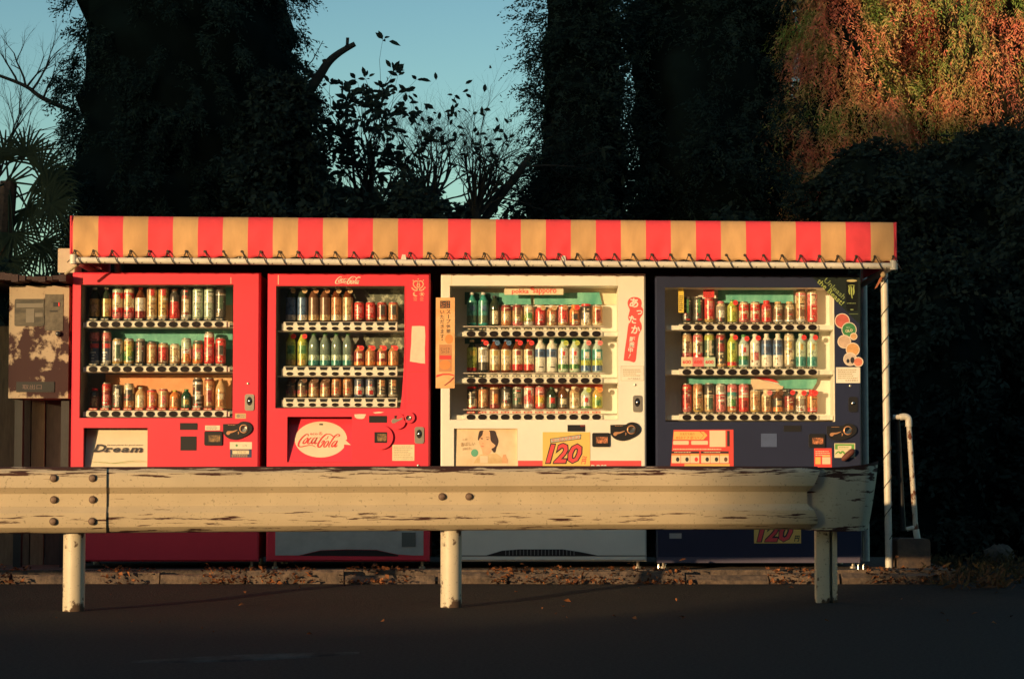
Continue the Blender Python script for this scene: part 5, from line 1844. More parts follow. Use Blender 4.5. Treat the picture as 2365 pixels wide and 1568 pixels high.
def gx(px):
    """distance along the rail of a picture column"""
    lo, hi = -1.0, 9.0
    k = (px - 1182.5) / F
    for _ in range(60):
        m_ = (lo + hi) / 2
        p = GA + gdir * m_
        if p.x / (p.y + D) < k:
            lo = m_
        else:
            hi = m_
    return lo


gr = thing('guardrail', 'cream steel guardrail with rust streaks and bolts on round posts, along the road edge', 'guardrail', (0, -1.9, 0))
WPROF = [(0, .0), (.004, .012), (.022, .032), (.036, .052), (.058, .064), (.075, .090), (.080, .11), (.070, .135), (.034, .15), (.014, .160), (.010, .175), (.014, .190), (.034, .20), (.070, .215), (.080, .24), (.075, .26), (.058, .286), (.036, .298), (.022, .318), (.004, .338), (0, .35)]
WPROF = [(.0, .0), (.022, .008), (.050, .032), (.060, .060), (.060, .108), (.036, .132), (.026, .142), (.026, .208), (.036, .218), (.060, .242), (.060, .290), (.050, .318), (.022, .342), (.0, .35)]


def beam(s0, s1, off, name, nseg=40, wob=.003, cut=0.0):
    mb = MB()
    k = mb.mi(rail_m)
    n = len(WPROF)
    o0 = GA + gdir * s0
    for side in (0, 1):
        base = len(mb.v)
        for i in range(nseg + 1):
            s = s0 + (s1 - s0) * i / nseg
            p = GA + gdir * s
            for j, (d, z) in enumerate(WPROF):
                if i == nseg:
                    p = GA + gdir * (s - cut * (math.exp(-((z - .175) / .06) ** 2) + .35 * (z < .02) - .2 * (z > .3)))
                dd = d + off - side * .004 + wob * math.sin(s * 3.1 + j * .4) * .6
                w = p + gn * dd
                mb.v.append((w.x - o0.x, w.y - o0.y, z + .002 * math.sin(s * 1.3 + 1)))
        for i in range(nseg):
            for j in range(n - 1):
                a = base + i * n + j
                q = (a, a + n, a + n + 1, a + 1)
                mb.f.append(q if side == 0 else q[::-1])
                mb.m.append(k)
    h = len(mb.v) // 2
    for i in range(nseg):
        for j in (0, n - 1):
            a, b = i * n + j, (i + 1) * n + j
            mb.f.append((a, h + a, h + b, b) if j == 0 else (b, h + b, h + a, a))
            mb.m.append(k)
    for i in (0, nseg):
        for j in range(n - 1):
            a = i * n + j
            mb.f.append((a, a + 1, h + a + 1, h + a) if i == 0 else (a + 1, a, h + a, h + a + 1))
            mb.m.append(k)
    return obj(name, mb, gr, (o0.x, o0.y, gz0), smooth=28)


beam(-.6, gx(249), .012, 'beam', 20)
beam(gx(130), gx(1880), .0, 'beam', 80, cut=.075)
# bolts
bmz = MB()
bmz.tube([(0, .002, 0), (0, -.004, 0)], [.021, .019], mat('bolt_dirt', (.10, .06, .04), .7), 14)
bmz.tube([(0, -.004, 0), (0, -.009, 0), (0, -.011, 0)], [.0165, .0155, .010], mat('bolt_head', (.16, .10, .07), .6, .2, var=.4, scale=60), 12)
BOLT = bmz.mesh('bolt', 40)


def prof_d(z):
    for (d0, z0_), (d1, z1_) in zip(WPROF, WPROF[1:]):
        if z0_ <= z <= z1_:
            return d0 + (d1 - d0) * (z - z0_) / (z1_ - z0_)
    return 0


for px_, zz, off in ((128, .288, .012), (217, .288, .012), (128, .175, .012), (217, .175, .012), (128, .062, .012), (217, .062, .012), (1020, .186, 0), (1082, .186, 0)):
    p = GA + gdir * gx(px_) + gn * (prof_d(zz) + off + .002)
    o = inst('bolt', BOLT, gr, (p.x, p.y, gz0 + zz))
# end terminal: a flared plate curling back
term_m = node_rust('terminal_paint', (.56, .50, .38), (.055, .018, .012), [(0, .06), (.02, -.06), (.14, -.06), (.16, .015), (.19, -.05), (.26, -.03), (.30, .05), (.335, .12), (.36, .2), (1, .25)], scale=(1.2, 1.2, 7), nscale=6, thr=(.55, .60), rough=.5)
tm_ = MB()
k_ = tm_.mi(term_m)
s0, s1 = gx(1850), gx(2033)
NS, NH = 16, 12
for side in (0, 1):
    base = len(tm_.v)
    for i in range(NS + 1):
        t = i / NS
        for j in range(NH + 1):
            w = j / NH
            ss = s0 + (s1 - s0) * t * (1.02 - .14 * (1 - w))
            p = GA + gdir * ss
            flat_ = min(1, max(0, (t - .12) / .3))
            d = -.014 + .040 * flat_ + .012 * math.sin(w * math.pi) * flat_
            d -= max(0, t - .80) ** 1.5 * 1.1 + side * .004
            z = -.004 + w * (.352 + .034 * t * t) - .010 * math.sin(t * 3)
            q = p + gn * (d + .002)
            tm_.v.append((q.x, q.y, z))
    for i in range(NS):
        for j in range(NH):
            a = base + i * (NH + 1) + j
            qd = (a, a + NH + 1, a + NH + 2, a + 1)
            tm_.f.append(qd if side == 0 else qd[::-1])
            tm_.m.append(k_)
h = len(tm_.v) // 2
for i in range(NS):
    for j in (0, NH):
        a, b = i * (NH + 1) + j, (i + 1) * (NH + 1) + j
        tm_.f.append((a, h + a, h + b, b))
        tm_.m.append(k_)
for i in (0, NS):
    for j in range(NH):
        a = i * (NH + 1) + j
        tm_.f.append((a, a + 1, h + a + 1, h + a))
        tm_.m.append(k_)
p = GA + gdir * s0
tm_.v = [(a - p.x, b - p.y, c_) for a, b, c_ in tm_.v]
obj('end_terminal', tm_, gr, (p.x, p.y, gz0), smooth=40)
# posts
for px_, kind in ((174, 0), (1046, 0), (1914, 1)):
    p = GA + gdir * gx(px_) - gn * .07
    q = MB()
    if kind == 0:
        q.lathe([(.058, -.1), (.058, .60), (.057, .70), (.050, .715), (.03, .722)], lambda z, a: post_m, 24)
    else:
        # channel post: two flanges with a dark groove between
        q.prism([(-.060, -.1), (.012, -.1), (.012, .70), (-.060, .70)], -.03, .05, post_m)
        q.prism([(.030, -.1), (.058, -.1), (.058, .70), (.030, .70)], -.02, .05, post_m)
        q.box(.0122, .0298, .03, .045, -.1, .70, post_m)
    obj('post', q, gr, (p.x, p.y, 0), smooth=35)
    q = MB()
    q.box(-.05, .05, .012, .06, .49, .66, post_m)
    pb_ = p + gn * .055
    o = obj('spacer', q, gr, (pb_.x, pb_.y, 0))

# ================================================================== right side: standpipe, block
pvc = node_rust('rust_spotted_pipe', (.66, .60, .50), (.16, .055, .03), [(0, .05), (.3, .02), (.45, -.02), (.6, -.1), (1, -.1)], nscale=20, scale=(1, 1, .5), thr=(.55, .6))
sp = thing('standpipe', 'bent cream standpipe with rust spots, standing on a dark block right of the awning pole', 'pipe', (P(2100, 1240, .2).x, .2, .12))
q = MB()
pp = [P(2062, 963, .2), P(2088, 963, .2)]
q.tube(pp, .016, pole_paint, 12)
obj('pipe', q, sp, tuple(pp[0]), world=True, smooth=40)
q = MB()
e0, e1, e2 = P(2079, 963, .2), P(2098, 964, .2), P(2099, 985, .2)
q.tube(smoothpts([tuple(e0), tuple(P(2090, 962, .2)), tuple(P(2098, 967, .2)), tuple(e2)], 4), .0215, pole_paint, 12)
obj('elbow', q, sp, tuple(e1), world=True, smooth=40)
q = MB()
p0, p1 = P(2099, 980, .2), P(2115, 1222, .2)
q.tube([p0, p1], .0165, pvc, 12)
obj('pipe', q, sp, tuple(p1), world=True, smooth=40)
q = MB()
p2 = P(2119, 1246, .2)
q.tube([p1, p2], .021, pole_paint, 12)
q.tube([P(2094, 1222, .2), P(2116, 1216, .2)], .014, pole_paint, 10)
obj('tap_fitting', q, sp, tuple(p1), world=True, smooth=40)
q = MB()
q.tube([P(2072, 968, .24), P(2086, 1225, .24)], .018, dark_metal, 12)
obj('pipe', q, sp, tuple(P(2086, 1225, .24)), world=True, smooth=40)
a_, b_ = P(2075, 1244, .1), P(2150, 1352, .1)
blk = MB()
bmat = mat('dark_block', (.06, .045, .04), .9, col2=(.14, .09, .06), scale=10, bump=.6, bscale=40)
pts = rrect(a_.x, b_.x, .03, a_.z, .02, 3)
blk.prism(pts, .1, .34, bmat)
tag(obj('concrete_block', blk, None, ((a_.x + b_.x) / 2, .2, .03), world=True), 'dark stained concrete block at the foot of the standpipe', 'block')
# loose stone in the dark undergrowth
q = MB()
c = P(2305, 1218, 2.2)
sv = []
for i in range(7):
    for j in range(12):
        th_, ph_ = math.pi * (i + .5) / 7, 2 * math.pi * j / 12
        rr = 1 + random.uniform(-.12, .12)
        sv.append((c.x + .11 * rr * math.sin(th_) * math.cos(ph_), 2.2 + .1 * rr * math.sin(th_) * math.sin(ph_), .1 + .09 * rr * math.cos(th_)))
q.v = sv
k = q.mi(concrete)
for i in range(6):
    for j in range(12):
        a, b = i * 12 + j, i * 12 + (j + 1) % 12
        q.f.append((a, a + 12, b + 12, b))
        q.m.append(k)
# (kept low and dim, half sunk in litter)
tag(obj('stone', q, None, (c.x, 2.2, .0), world=True, smooth=60), 'pale rounded stone in the dark undergrowth at the far right', 'stone')

# ================================================================== vegetation
def leaf_mat(name, cols, scale=1.2, trans=.25, rough=.6, sharp=(.35, .65), rnd=.22):
    m = bpy.data.materials.new(name)
    m.use_nodes = True
    nt = m.node_tree
    n, l = nt.nodes, nt.links
    n.clear()
    out = n.new('ShaderNodeOutputMaterial')
    tc = n.new('ShaderNodeTexCoord')
    nz = n.new('ShaderNodeTexNoise')
    nz.inputs['Scale'].default_value = scale
    nz.inputs['Detail'].default_value = 4
    l.new(tc.outputs['Object'], nz.inputs[0])
    ge = n.new('ShaderNodeNewGeometry')
    ad = n.new('ShaderNodeMath')
    ad.operation = 'MULTIPLY_ADD'
    l.new(ge.outputs['Random Per Island'], ad.inputs[0])
    ad.inputs[1].default_value = rnd
    l.new(nz.outputs[0], ad.inputs[2])
    mr = n.new('ShaderNodeMapRange')
    mr.inputs[1].default_value, mr.inputs[2].default_value = sharp[0] + .1, sharp[1] + .12
    l.new(ad.outputs[0], mr.inputs[0])
    rp = n.new('ShaderNodeValToRGB')
    el = rp.color_ramp.elements
    while len(el) < len(cols):
        el.new(.5)
    for i, c in enumerate(cols):
        el[i].position = i / max(1, len(cols) - 1)
        el[i].color = (*c, 1)
    l.new(mr.outputs[0], rp.inputs[0])
    df = n.new('ShaderNodeBsdfDiffuse')
    tr = n.new('ShaderNodeBsdfTranslucent')
    mx = n.new('ShaderNodeMixShader')
    mx.inputs[0].default_value = trans
    l.new(rp.outputs[0], df.inputs[0])
    l.new(rp.outputs[0], tr.inputs[0])
    l.new(df.outputs[0], mx.inputs[1])
    l.new(tr.outputs[0], mx.inputs[2])
    l.new(mx.outputs[0], out.inputs[0])
    return m


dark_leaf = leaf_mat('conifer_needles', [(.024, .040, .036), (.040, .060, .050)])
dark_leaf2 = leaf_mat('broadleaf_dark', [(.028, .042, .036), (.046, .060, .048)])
autumn = leaf_mat('autumn_needles', [(.19, .29, .07), (.36, .35, .11), (.60, .36, .16), (.74, .30, .16), (.82, .22, .15), (.40, .15, .10)], 2.2, .2, sharp=(.31, .62), rnd=.12)
autumn_dim = leaf_mat('rusty_needles', [(.05, .05, .03), (.10, .07, .035), (.14, .07, .04)], 1.0)
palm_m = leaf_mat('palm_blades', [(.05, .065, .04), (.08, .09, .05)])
litter_m = leaf_mat('leaf_litter', [(.06, .03, .02), (.20, .08, .035), (.42, .17, .07), (.12, .05, .03), (.05, .03, .02)], 14)
barkm = mat('bark', (.035, .028, .022), .9, var=.4, scale=14, bump=.6, bscale=40)
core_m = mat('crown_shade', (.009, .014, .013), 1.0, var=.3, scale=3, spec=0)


def npmesh(name, verts, quads, mats, midx=None, smooth=False):
    me = bpy.data.meshes.new(name)
    nv, nq = len(verts), len(quads)
    me.vertices.add(nv)
    me.vertices.foreach_set('co', np.asarray(verts, dtype=np.float32).ravel())
    me.loops.add(nq * 4)
    me.loops.foreach_set('vertex_index', np.asarray(quads, dtype=np.int32).ravel())
    me.polygons.add(nq)
    me.polygons.foreach_set('loop_start', np.arange(0, nq * 4, 4, dtype=np.int32))
    for m in mats:
        me.materials.append(m)
    if midx is not None:
        me.polygons.foreach_set('material_index', np.asarray(midx, dtype=np.int32))
    me.update(calc_edges=True)
    me.validate()
    return me


def unit(a):
    return a / np.maximum(np.linalg.norm(a, axis=-1, keepdims=True), 1e-9)


def sprays(c, d, n, L, leaf, wid, splay=.8, curl=.25):
    """n leaflets on every stem: c starts, d directions; returns rhombus quads"""
    N = len(c)
    t = (np.arange(n) + .5) / n
    Ls = L * rng.uniform(.6, 1.3, (N, 1, 1))
    pos = c[:, None, :] + d[:, None, :] * (t[None, :, None] * Ls)
    pos[..., 2] -= curl * (t[None, :] ** 2) * Ls[..., 0]
    side = unit(np.cross(d, rng.normal(size=(N, 3)) * .5 + np.array([0, 0, 1.0])))
    sg = np.where(np.arange(n) % 2 == 0, 1.0, -1.0)[None, :, None]
    ld = unit(d[:, None, :] * .75 + side[:, None, :] * sg * splay + rng.normal(size=(N, n, 3)) * .28 - np.array([0, 0, curl * .6]))
    ll = leaf * rng.uniform(.6, 1.25, (N, n, 1)) * (1.1 - .5 * t[None, :, None])
    ww = unit(np.cross(ld, rng.normal(size=(N, n, 3)))) * wid * rng.uniform(.7, 1.2, (N, n, 1))
    a = pos
    b = pos + ld * ll * .45 + ww
    e = pos + ld * ll
    f = pos + ld * ll * .45 - ww
    V = np.stack([a, b, e, f], 2).reshape(-1, 3)
    Q = np.arange(len(V)).reshape(-1, 4)
    return V, Q


def lump(theta, z, seeds):
    r = 0
    for (kz, kt, ph, am) in seeds:
        r = r + am * np.sin(kz * z + kt * theta + ph)
    return r


def crown(name, parent, at, zlo, zhi, rfun, nsp, L, leaf, wid, m, core=.80, n=8, down=.3, out=1.0, seeds=None, curl=.3, rag=.0, half=True, coremat=None, BL=.34, cl=16, cshrink=.94):
    """dense crown: a rough dark inner body, leaf sprays over it; rfun(z) is the outline radius"""
    seeds = seeds or [(rng.uniform(1, 3), k, rng.uniform(0, 6), .10 / k ** .5) for k in (1, 2, 3, 4)] + [(rng.uniform(5, 9), k, rng.uniform(0, 6), .05) for k in (2, 5, 7)]
    ncl = max(20, nsp // cl)
    zz = rng.uniform(zlo, zhi, ncl)
    th = rng.uniform(0, 2 * math.pi, ncl)
    if half:      # more of them on the side that shows
        th = np.where(rng.uniform(size=ncl) < .75, rng.uniform(math.pi * .9, math.pi * 2.1, ncl), th)
    rf = np.array([rfun(z) for z in zz]) * (1 + lump(th, zz, seeds))
    rf = np.maximum(rf - BL * .62, rf * .35)
    k = rng.uniform(core * .95, 1.04, ncl) + rag * rng.normal(size=ncl) ** 2 * .07
    bc = np.stack([np.cos(th) * rf * k, np.sin(th) * rf * k, zz], 1)
    bd = unit(np.stack([np.cos(th) * out, np.sin(th) * out, np.full(ncl, -down)], 1) + rng.normal(size=(ncl, 3)) * .3)
    bl = BL * rng.uniform(.6, 1.3, ncl)
    tt = rng.uniform(-.5, .8, (ncl, cl))
    c = bc[:, None, :] + bd[:, None, :] * (tt * bl[:, None])[..., None] + rng.normal(size=(ncl, cl, 3)) * (BL * .16)
    c[..., 2] -= curl * .5 * np.maximum(tt, 0) ** 2 * bl[:, None]
    d = unit(bd[:, None, :] + rng.normal(size=(ncl, cl, 3)) * .45 + np.array([0, 0, -down * .5]))
    c, d = c.reshape(-1, 3), d.reshape(-1, 3)
    V, Q = sprays(c, d, n, L, leaf, wid, curl=curl)
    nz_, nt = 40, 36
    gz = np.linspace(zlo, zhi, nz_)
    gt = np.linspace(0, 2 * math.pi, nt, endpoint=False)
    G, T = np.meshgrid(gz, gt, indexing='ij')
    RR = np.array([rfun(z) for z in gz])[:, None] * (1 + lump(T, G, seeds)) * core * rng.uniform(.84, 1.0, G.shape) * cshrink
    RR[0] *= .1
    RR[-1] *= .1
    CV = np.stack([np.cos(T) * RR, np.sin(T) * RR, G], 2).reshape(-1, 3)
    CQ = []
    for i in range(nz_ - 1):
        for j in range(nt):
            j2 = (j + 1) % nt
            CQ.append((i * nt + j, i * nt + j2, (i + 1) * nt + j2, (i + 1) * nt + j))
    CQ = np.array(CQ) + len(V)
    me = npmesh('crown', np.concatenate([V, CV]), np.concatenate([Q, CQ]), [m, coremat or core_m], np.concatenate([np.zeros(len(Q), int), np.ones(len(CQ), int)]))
    return inst('crown', me, parent, at)


def tree(name, label, cat, x, y, trunk_r, trunk_h, group, **kw):
    r = thing(name, label, cat, (x, y, 0), group)
    q = MB()
    pts = [(0, 0, -.1), (.03, .0, trunk_h * .3), (-.02, .02, trunk_h * .65), (0, 0, trunk_h)]
    q.tube(smoothpts(pts, 4), [trunk_r * (1 - .75 * i / 12) for i in range(13)], barkm, 10)
    obj('trunk', q, r, (x, y, 0), smooth=60)
    crown('crown', r, (x, y, 0), **kw)
    return r


def zat(py, Y):
    return P(1182, py, Y).z


def wat(px, Y):
    return px / F * (Y + D)


TG = 'dark trees behind the awning'


def prof(pts):
    xs_, ys_ = [p[0] for p in pts], [p[1] for p in pts]
    return lambda z: float(np.interp(z, xs_, ys_))


# big dark conifer, upper left
Y1 = 5.0
w0 = wat(275, Y1)
tree('conifer_tree', 'huge dark dense conifer rising out of the picture above the wide red machine', 'tree', P(425, 500, Y1).x, Y1, .16, 8.0, TG,
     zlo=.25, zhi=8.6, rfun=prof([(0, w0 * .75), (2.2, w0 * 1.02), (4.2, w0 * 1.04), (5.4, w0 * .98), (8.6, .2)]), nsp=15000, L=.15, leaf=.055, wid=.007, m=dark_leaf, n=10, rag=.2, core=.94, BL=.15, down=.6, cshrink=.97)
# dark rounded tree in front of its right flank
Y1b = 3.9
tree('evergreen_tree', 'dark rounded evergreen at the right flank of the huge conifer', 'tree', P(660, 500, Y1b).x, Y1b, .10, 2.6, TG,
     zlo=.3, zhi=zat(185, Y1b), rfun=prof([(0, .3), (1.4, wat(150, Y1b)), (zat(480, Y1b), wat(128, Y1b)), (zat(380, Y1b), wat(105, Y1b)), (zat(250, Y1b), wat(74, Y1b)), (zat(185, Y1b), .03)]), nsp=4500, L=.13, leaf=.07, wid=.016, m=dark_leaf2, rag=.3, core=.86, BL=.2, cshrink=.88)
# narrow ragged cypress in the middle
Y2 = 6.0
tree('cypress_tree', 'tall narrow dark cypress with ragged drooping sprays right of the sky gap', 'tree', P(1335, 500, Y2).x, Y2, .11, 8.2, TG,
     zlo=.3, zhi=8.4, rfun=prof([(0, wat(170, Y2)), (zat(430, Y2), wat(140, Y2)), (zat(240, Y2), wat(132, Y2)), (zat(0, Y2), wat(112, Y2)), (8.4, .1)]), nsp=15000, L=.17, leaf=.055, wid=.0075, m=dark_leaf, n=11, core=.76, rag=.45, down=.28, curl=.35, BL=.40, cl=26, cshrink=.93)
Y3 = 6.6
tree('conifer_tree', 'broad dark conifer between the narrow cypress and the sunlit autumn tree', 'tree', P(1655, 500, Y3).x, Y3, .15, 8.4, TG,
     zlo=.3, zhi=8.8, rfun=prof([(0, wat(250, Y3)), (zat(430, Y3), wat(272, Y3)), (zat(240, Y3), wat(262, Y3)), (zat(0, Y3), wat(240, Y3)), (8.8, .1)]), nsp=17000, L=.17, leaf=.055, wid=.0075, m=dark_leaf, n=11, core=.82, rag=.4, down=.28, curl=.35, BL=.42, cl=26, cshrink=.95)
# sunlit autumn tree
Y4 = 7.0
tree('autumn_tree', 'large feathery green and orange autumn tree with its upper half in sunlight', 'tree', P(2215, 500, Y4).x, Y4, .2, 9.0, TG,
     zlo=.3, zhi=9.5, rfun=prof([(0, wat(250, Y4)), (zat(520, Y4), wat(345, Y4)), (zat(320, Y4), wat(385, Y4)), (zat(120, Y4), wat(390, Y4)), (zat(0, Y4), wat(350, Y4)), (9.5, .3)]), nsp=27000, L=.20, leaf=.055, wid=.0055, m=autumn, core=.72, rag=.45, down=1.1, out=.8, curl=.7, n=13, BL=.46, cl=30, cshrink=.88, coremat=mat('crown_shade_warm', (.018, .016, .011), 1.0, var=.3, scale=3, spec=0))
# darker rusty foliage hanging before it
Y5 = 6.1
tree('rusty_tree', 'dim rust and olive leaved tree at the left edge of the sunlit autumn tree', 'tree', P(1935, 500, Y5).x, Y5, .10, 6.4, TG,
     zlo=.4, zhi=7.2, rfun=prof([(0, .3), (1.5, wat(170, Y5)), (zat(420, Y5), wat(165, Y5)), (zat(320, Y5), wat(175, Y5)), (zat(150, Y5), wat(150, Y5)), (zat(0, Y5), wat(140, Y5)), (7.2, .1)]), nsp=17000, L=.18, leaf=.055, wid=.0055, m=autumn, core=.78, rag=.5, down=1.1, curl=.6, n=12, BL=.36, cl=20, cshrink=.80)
tree('evergreen_tree', 'dark evergreen added as shade before the autumn tree, at the right edge of the picture', 'tree', P(2300, 500, 5.2).x, 5.2, .1, 2.5, TG,  # added dark tree standing for the shaded lower part of the autumn tree
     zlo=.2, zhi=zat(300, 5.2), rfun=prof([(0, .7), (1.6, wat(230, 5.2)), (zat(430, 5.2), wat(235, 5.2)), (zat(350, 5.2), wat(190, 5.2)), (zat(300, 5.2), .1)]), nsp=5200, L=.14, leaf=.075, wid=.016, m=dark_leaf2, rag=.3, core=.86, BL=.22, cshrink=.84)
tree('evergreen_tree', 'dark evergreen added as shade before the rusty leaved tree, above the awning right end', 'tree', P(2010, 500, 4.9).x, 4.9, .1, 2.3, TG,  # second added dark tree, covering foliage that lies in shade
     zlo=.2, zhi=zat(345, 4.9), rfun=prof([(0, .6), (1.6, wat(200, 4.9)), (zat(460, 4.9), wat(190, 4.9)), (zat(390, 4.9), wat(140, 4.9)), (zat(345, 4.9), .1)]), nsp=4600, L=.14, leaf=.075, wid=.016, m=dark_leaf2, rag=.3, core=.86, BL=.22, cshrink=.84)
# dark undergrowth that fills the right side and the back
for lab_, nm, px_, Y_, hw, zt, cat_ in (
        ('dense dark bush right of the awning pole', 'bush', 2190, 2.9, 150, 2.35, 'bush'),
        ('tall dark bush at the right edge of the picture', 'bush', 2420, 3.3, 190, 3.0, 'bush'),
        ('dark bush above the right end of the awning', 'bush', 1990, 4.2, 190, 2.75, 'bush'),
        ('dark bush behind the middle of the awning, under the narrow cypress', 'bush', 1360, 3.6, 170, 2.72, 'bush'),
        ('dark bush behind the awning, under the broad dark conifer', 'bush', 1680, 3.4, 190, 2.75, 'bush'),
        ('dark low bush under the bare branches behind the awning', 'bush', 940, 3.6, 170, 2.95, 'bush'),
        ('dark bush behind the awning below the cut limb', 'bush', 760, 3.2, 110, 2.8, 'bush'),
        ('dark bush below the palm fronds at the left', 'bush', -20, 3.4, 110, 2.30, 'bush')):
    w_ = wat(hw, Y_)
    r = thing(nm, lab_, cat_, (P(px_, 500, Y_).x, Y_, 0), 'dark bushes behind the machines')
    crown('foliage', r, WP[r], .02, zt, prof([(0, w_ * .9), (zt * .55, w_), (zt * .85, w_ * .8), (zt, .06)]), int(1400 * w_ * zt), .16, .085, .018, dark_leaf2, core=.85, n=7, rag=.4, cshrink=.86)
    bpy.context.view_layer.update()
bk_ = thing('hedge', 'long dark hedge far behind the machines, closing the view between the trees', 'hedge', (0, 10, 0))
hv = []
NH_ = 15000
hx = rng.uniform(-8, 9, NH_)
hz_ = 3.72 + .14 * np.sin(hx * 2.1) + .12 * np.sin(hx * 5.3 + 1)
hz_ = np.where(hx < -4.45, hz_ - 1.1, hz_)
gap = np.exp(-((hx - .0) / .16) ** 2) * .62
hz_ = (hz_ - gap) * rng.uniform(.05, 1.02, NH_) ** .6
c = np.stack([hx, 10 - rng.uniform(0, .5, NH_), hz_], 1)
d = unit(rng.normal(size=(NH_, 3)) + np.array([0, -1.0, .4]))
V, Q = sprays(c, d, 6, .22, .12, .028)
inst('foliage', npmesh('foliage', V, Q, [dark_leaf2]), bk_, WP[bk_])
COL.objects[-1].location = (0, -10, 0)
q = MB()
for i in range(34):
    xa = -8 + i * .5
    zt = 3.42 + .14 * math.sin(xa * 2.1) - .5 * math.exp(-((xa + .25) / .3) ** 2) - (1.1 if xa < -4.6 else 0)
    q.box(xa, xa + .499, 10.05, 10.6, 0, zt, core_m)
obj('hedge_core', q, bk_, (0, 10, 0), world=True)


# ---- bare branches
def branch_tree(mb, base, direc, length, r, depth, leaves=None, spread=.55, up=.15, kids=3):
    base, direc = Vector(base), Vector(direc).normalized()
    n = 4
    pts, rs = [base], [r]
    p, d = base.copy(), direc.copy()
    for i in range(n):
        d = (d + Vector((random.gauss(0, .10), random.gauss(0, .08), random.gauss(0, .08) + up * .12))).normalized()
        p = p + d * length / n
        pts.append(p.copy())
        rs.append(r * (1 - .5 * (i + 1) / n))
    mb.tube(pts, rs, barkm, 5 if depth > 1 else 3, cap=False)
    if depth == 0:
        if leaves is not None:
            leaves.append((pts[-1], d))
        return
    for k in range(kids):
        t = random.uniform(.35, 1.0) if k else 1.0
        i = min(n, max(1, int(round(t * n))))
        nd = (d + Vector((random.gauss(0, spread), random.gauss(0, spread * .7), random.gauss(.1, spread * .7)))).normalized()
        branch_tree(mb, pts[i], nd, length * random.uniform(.55, .85), rs[i] * .72, depth - 1, leaves, spread, up, kids)


def big_leaves(pts, size, m, name, parent, per=2):
    mb = MB()
    for p, d in pts:
        for k in range(per):
            dd = (Vector(d) + Vector((random.gauss(0, .7), random.gauss(0, .5), random.gauss(-.5, .5)))).normalized()
            L = size * random.uniform(.7, 1.25)
            s = dd.cross(Vector((random.gauss(0, .4), -1, random.gauss(0, .4)))).normalized() * L * .21
            nrm = dd.cross(s).normalized() * L * .05
            p_ = Vector(p) + dd * L * .1 * k
            q_ = [p_, p_ + dd * L * .28 + s * .85 - nrm, p_ + dd * L * .62 + s * .8 - nrm * .8 - Vector((0, 0, L * .06)), p_ + dd * L - Vector((0, 0, L * .16)),
                  p_ + dd * L * .62 - s * .8 - nrm * .8 - Vector((0, 0, L * .06)), p_ + dd * L * .28 - s * .85 - nrm]
            mid = [p_ + dd * L * .45 + nrm * .6 - Vector((0, 0, L * .03))]
            mb.poly([q_[0], q_[1], q_[2], q_[3], mid[0]], m)
            mb.poly([q_[0], mid[0], q_[3], q_[4], q_[5]], m)
    return obj(name, mb, parent, WP[parent], world=True)


BG_ = 'bare and half bare shrubs against the sky'
# leafy shrub with the cut limb
Yb = 4.6
bs = P(850, 470, Yb)
r = thing('persimmon_tree', 'half bare tree with big hanging leaves and a thick cut limb against the sky', 'tree', (bs.x, Yb, 0), BG_)
mb = MB()
mb.tube([(bs.x - .15, Yb, 0), (bs.x - .1, Yb, 1.4), (bs.x, Yb, bs.z)], [.07, .06, .045], barkm, 8)
lv = []
for px_, py_ in ((770, 250), (790, 170), (820, 180), (850, 210), (880, 160), (905, 180), (900, 230), (800, 300), (850, 280), (860, 340), (910, 300), (790, 360), (830, 380)):
    t = P(px_, py_, Yb + random.uniform(-.3, .3))
    st_ = Vector((bs.x + random.uniform(-.1, .1), Yb, bs.z - .1))
    branch_tree(mb, st_, t - st_, (t - st_).length * .52, .018, 2, lv, .40, .05, 3)
obj('trunk', mb, r, WP[r], world=True)
big_leaves(lv, .088, dark_leaf2, 'leaves', r, 6)
mb = MB()
lp = [P(650, 330, Yb), P(690, 250, Yb), P(735, 180, Yb), P(758, 145, Yb), P(785, 122, Yb), P(820, 102, Yb)]
mb.tube(smoothpts([tuple(p) for p in lp], 3), [.055 - .0022 * i for i in range(16)], barkm, 8)
mb.tube([P(792, 120, Yb), P(802, 105, Yb), P(803, 88, Yb)], [.018, .014, .014], barkm, 7)
mb.tube([P(752, 150, Yb), P(748, 138, Yb)], [.02, .018], barkm, 7)
mb.tube([P(728, 185, Yb), P(720, 172, Yb)], [.02, .018], barkm, 7)
mb.tube([P(700, 165, Yb), P(722, 140, Yb), P(746, 95, Yb)], [.006, .005, .003], barkm, 5)
obj('cut_limb', mb, r, tuple(lp[0]), world=True, smooth=50)
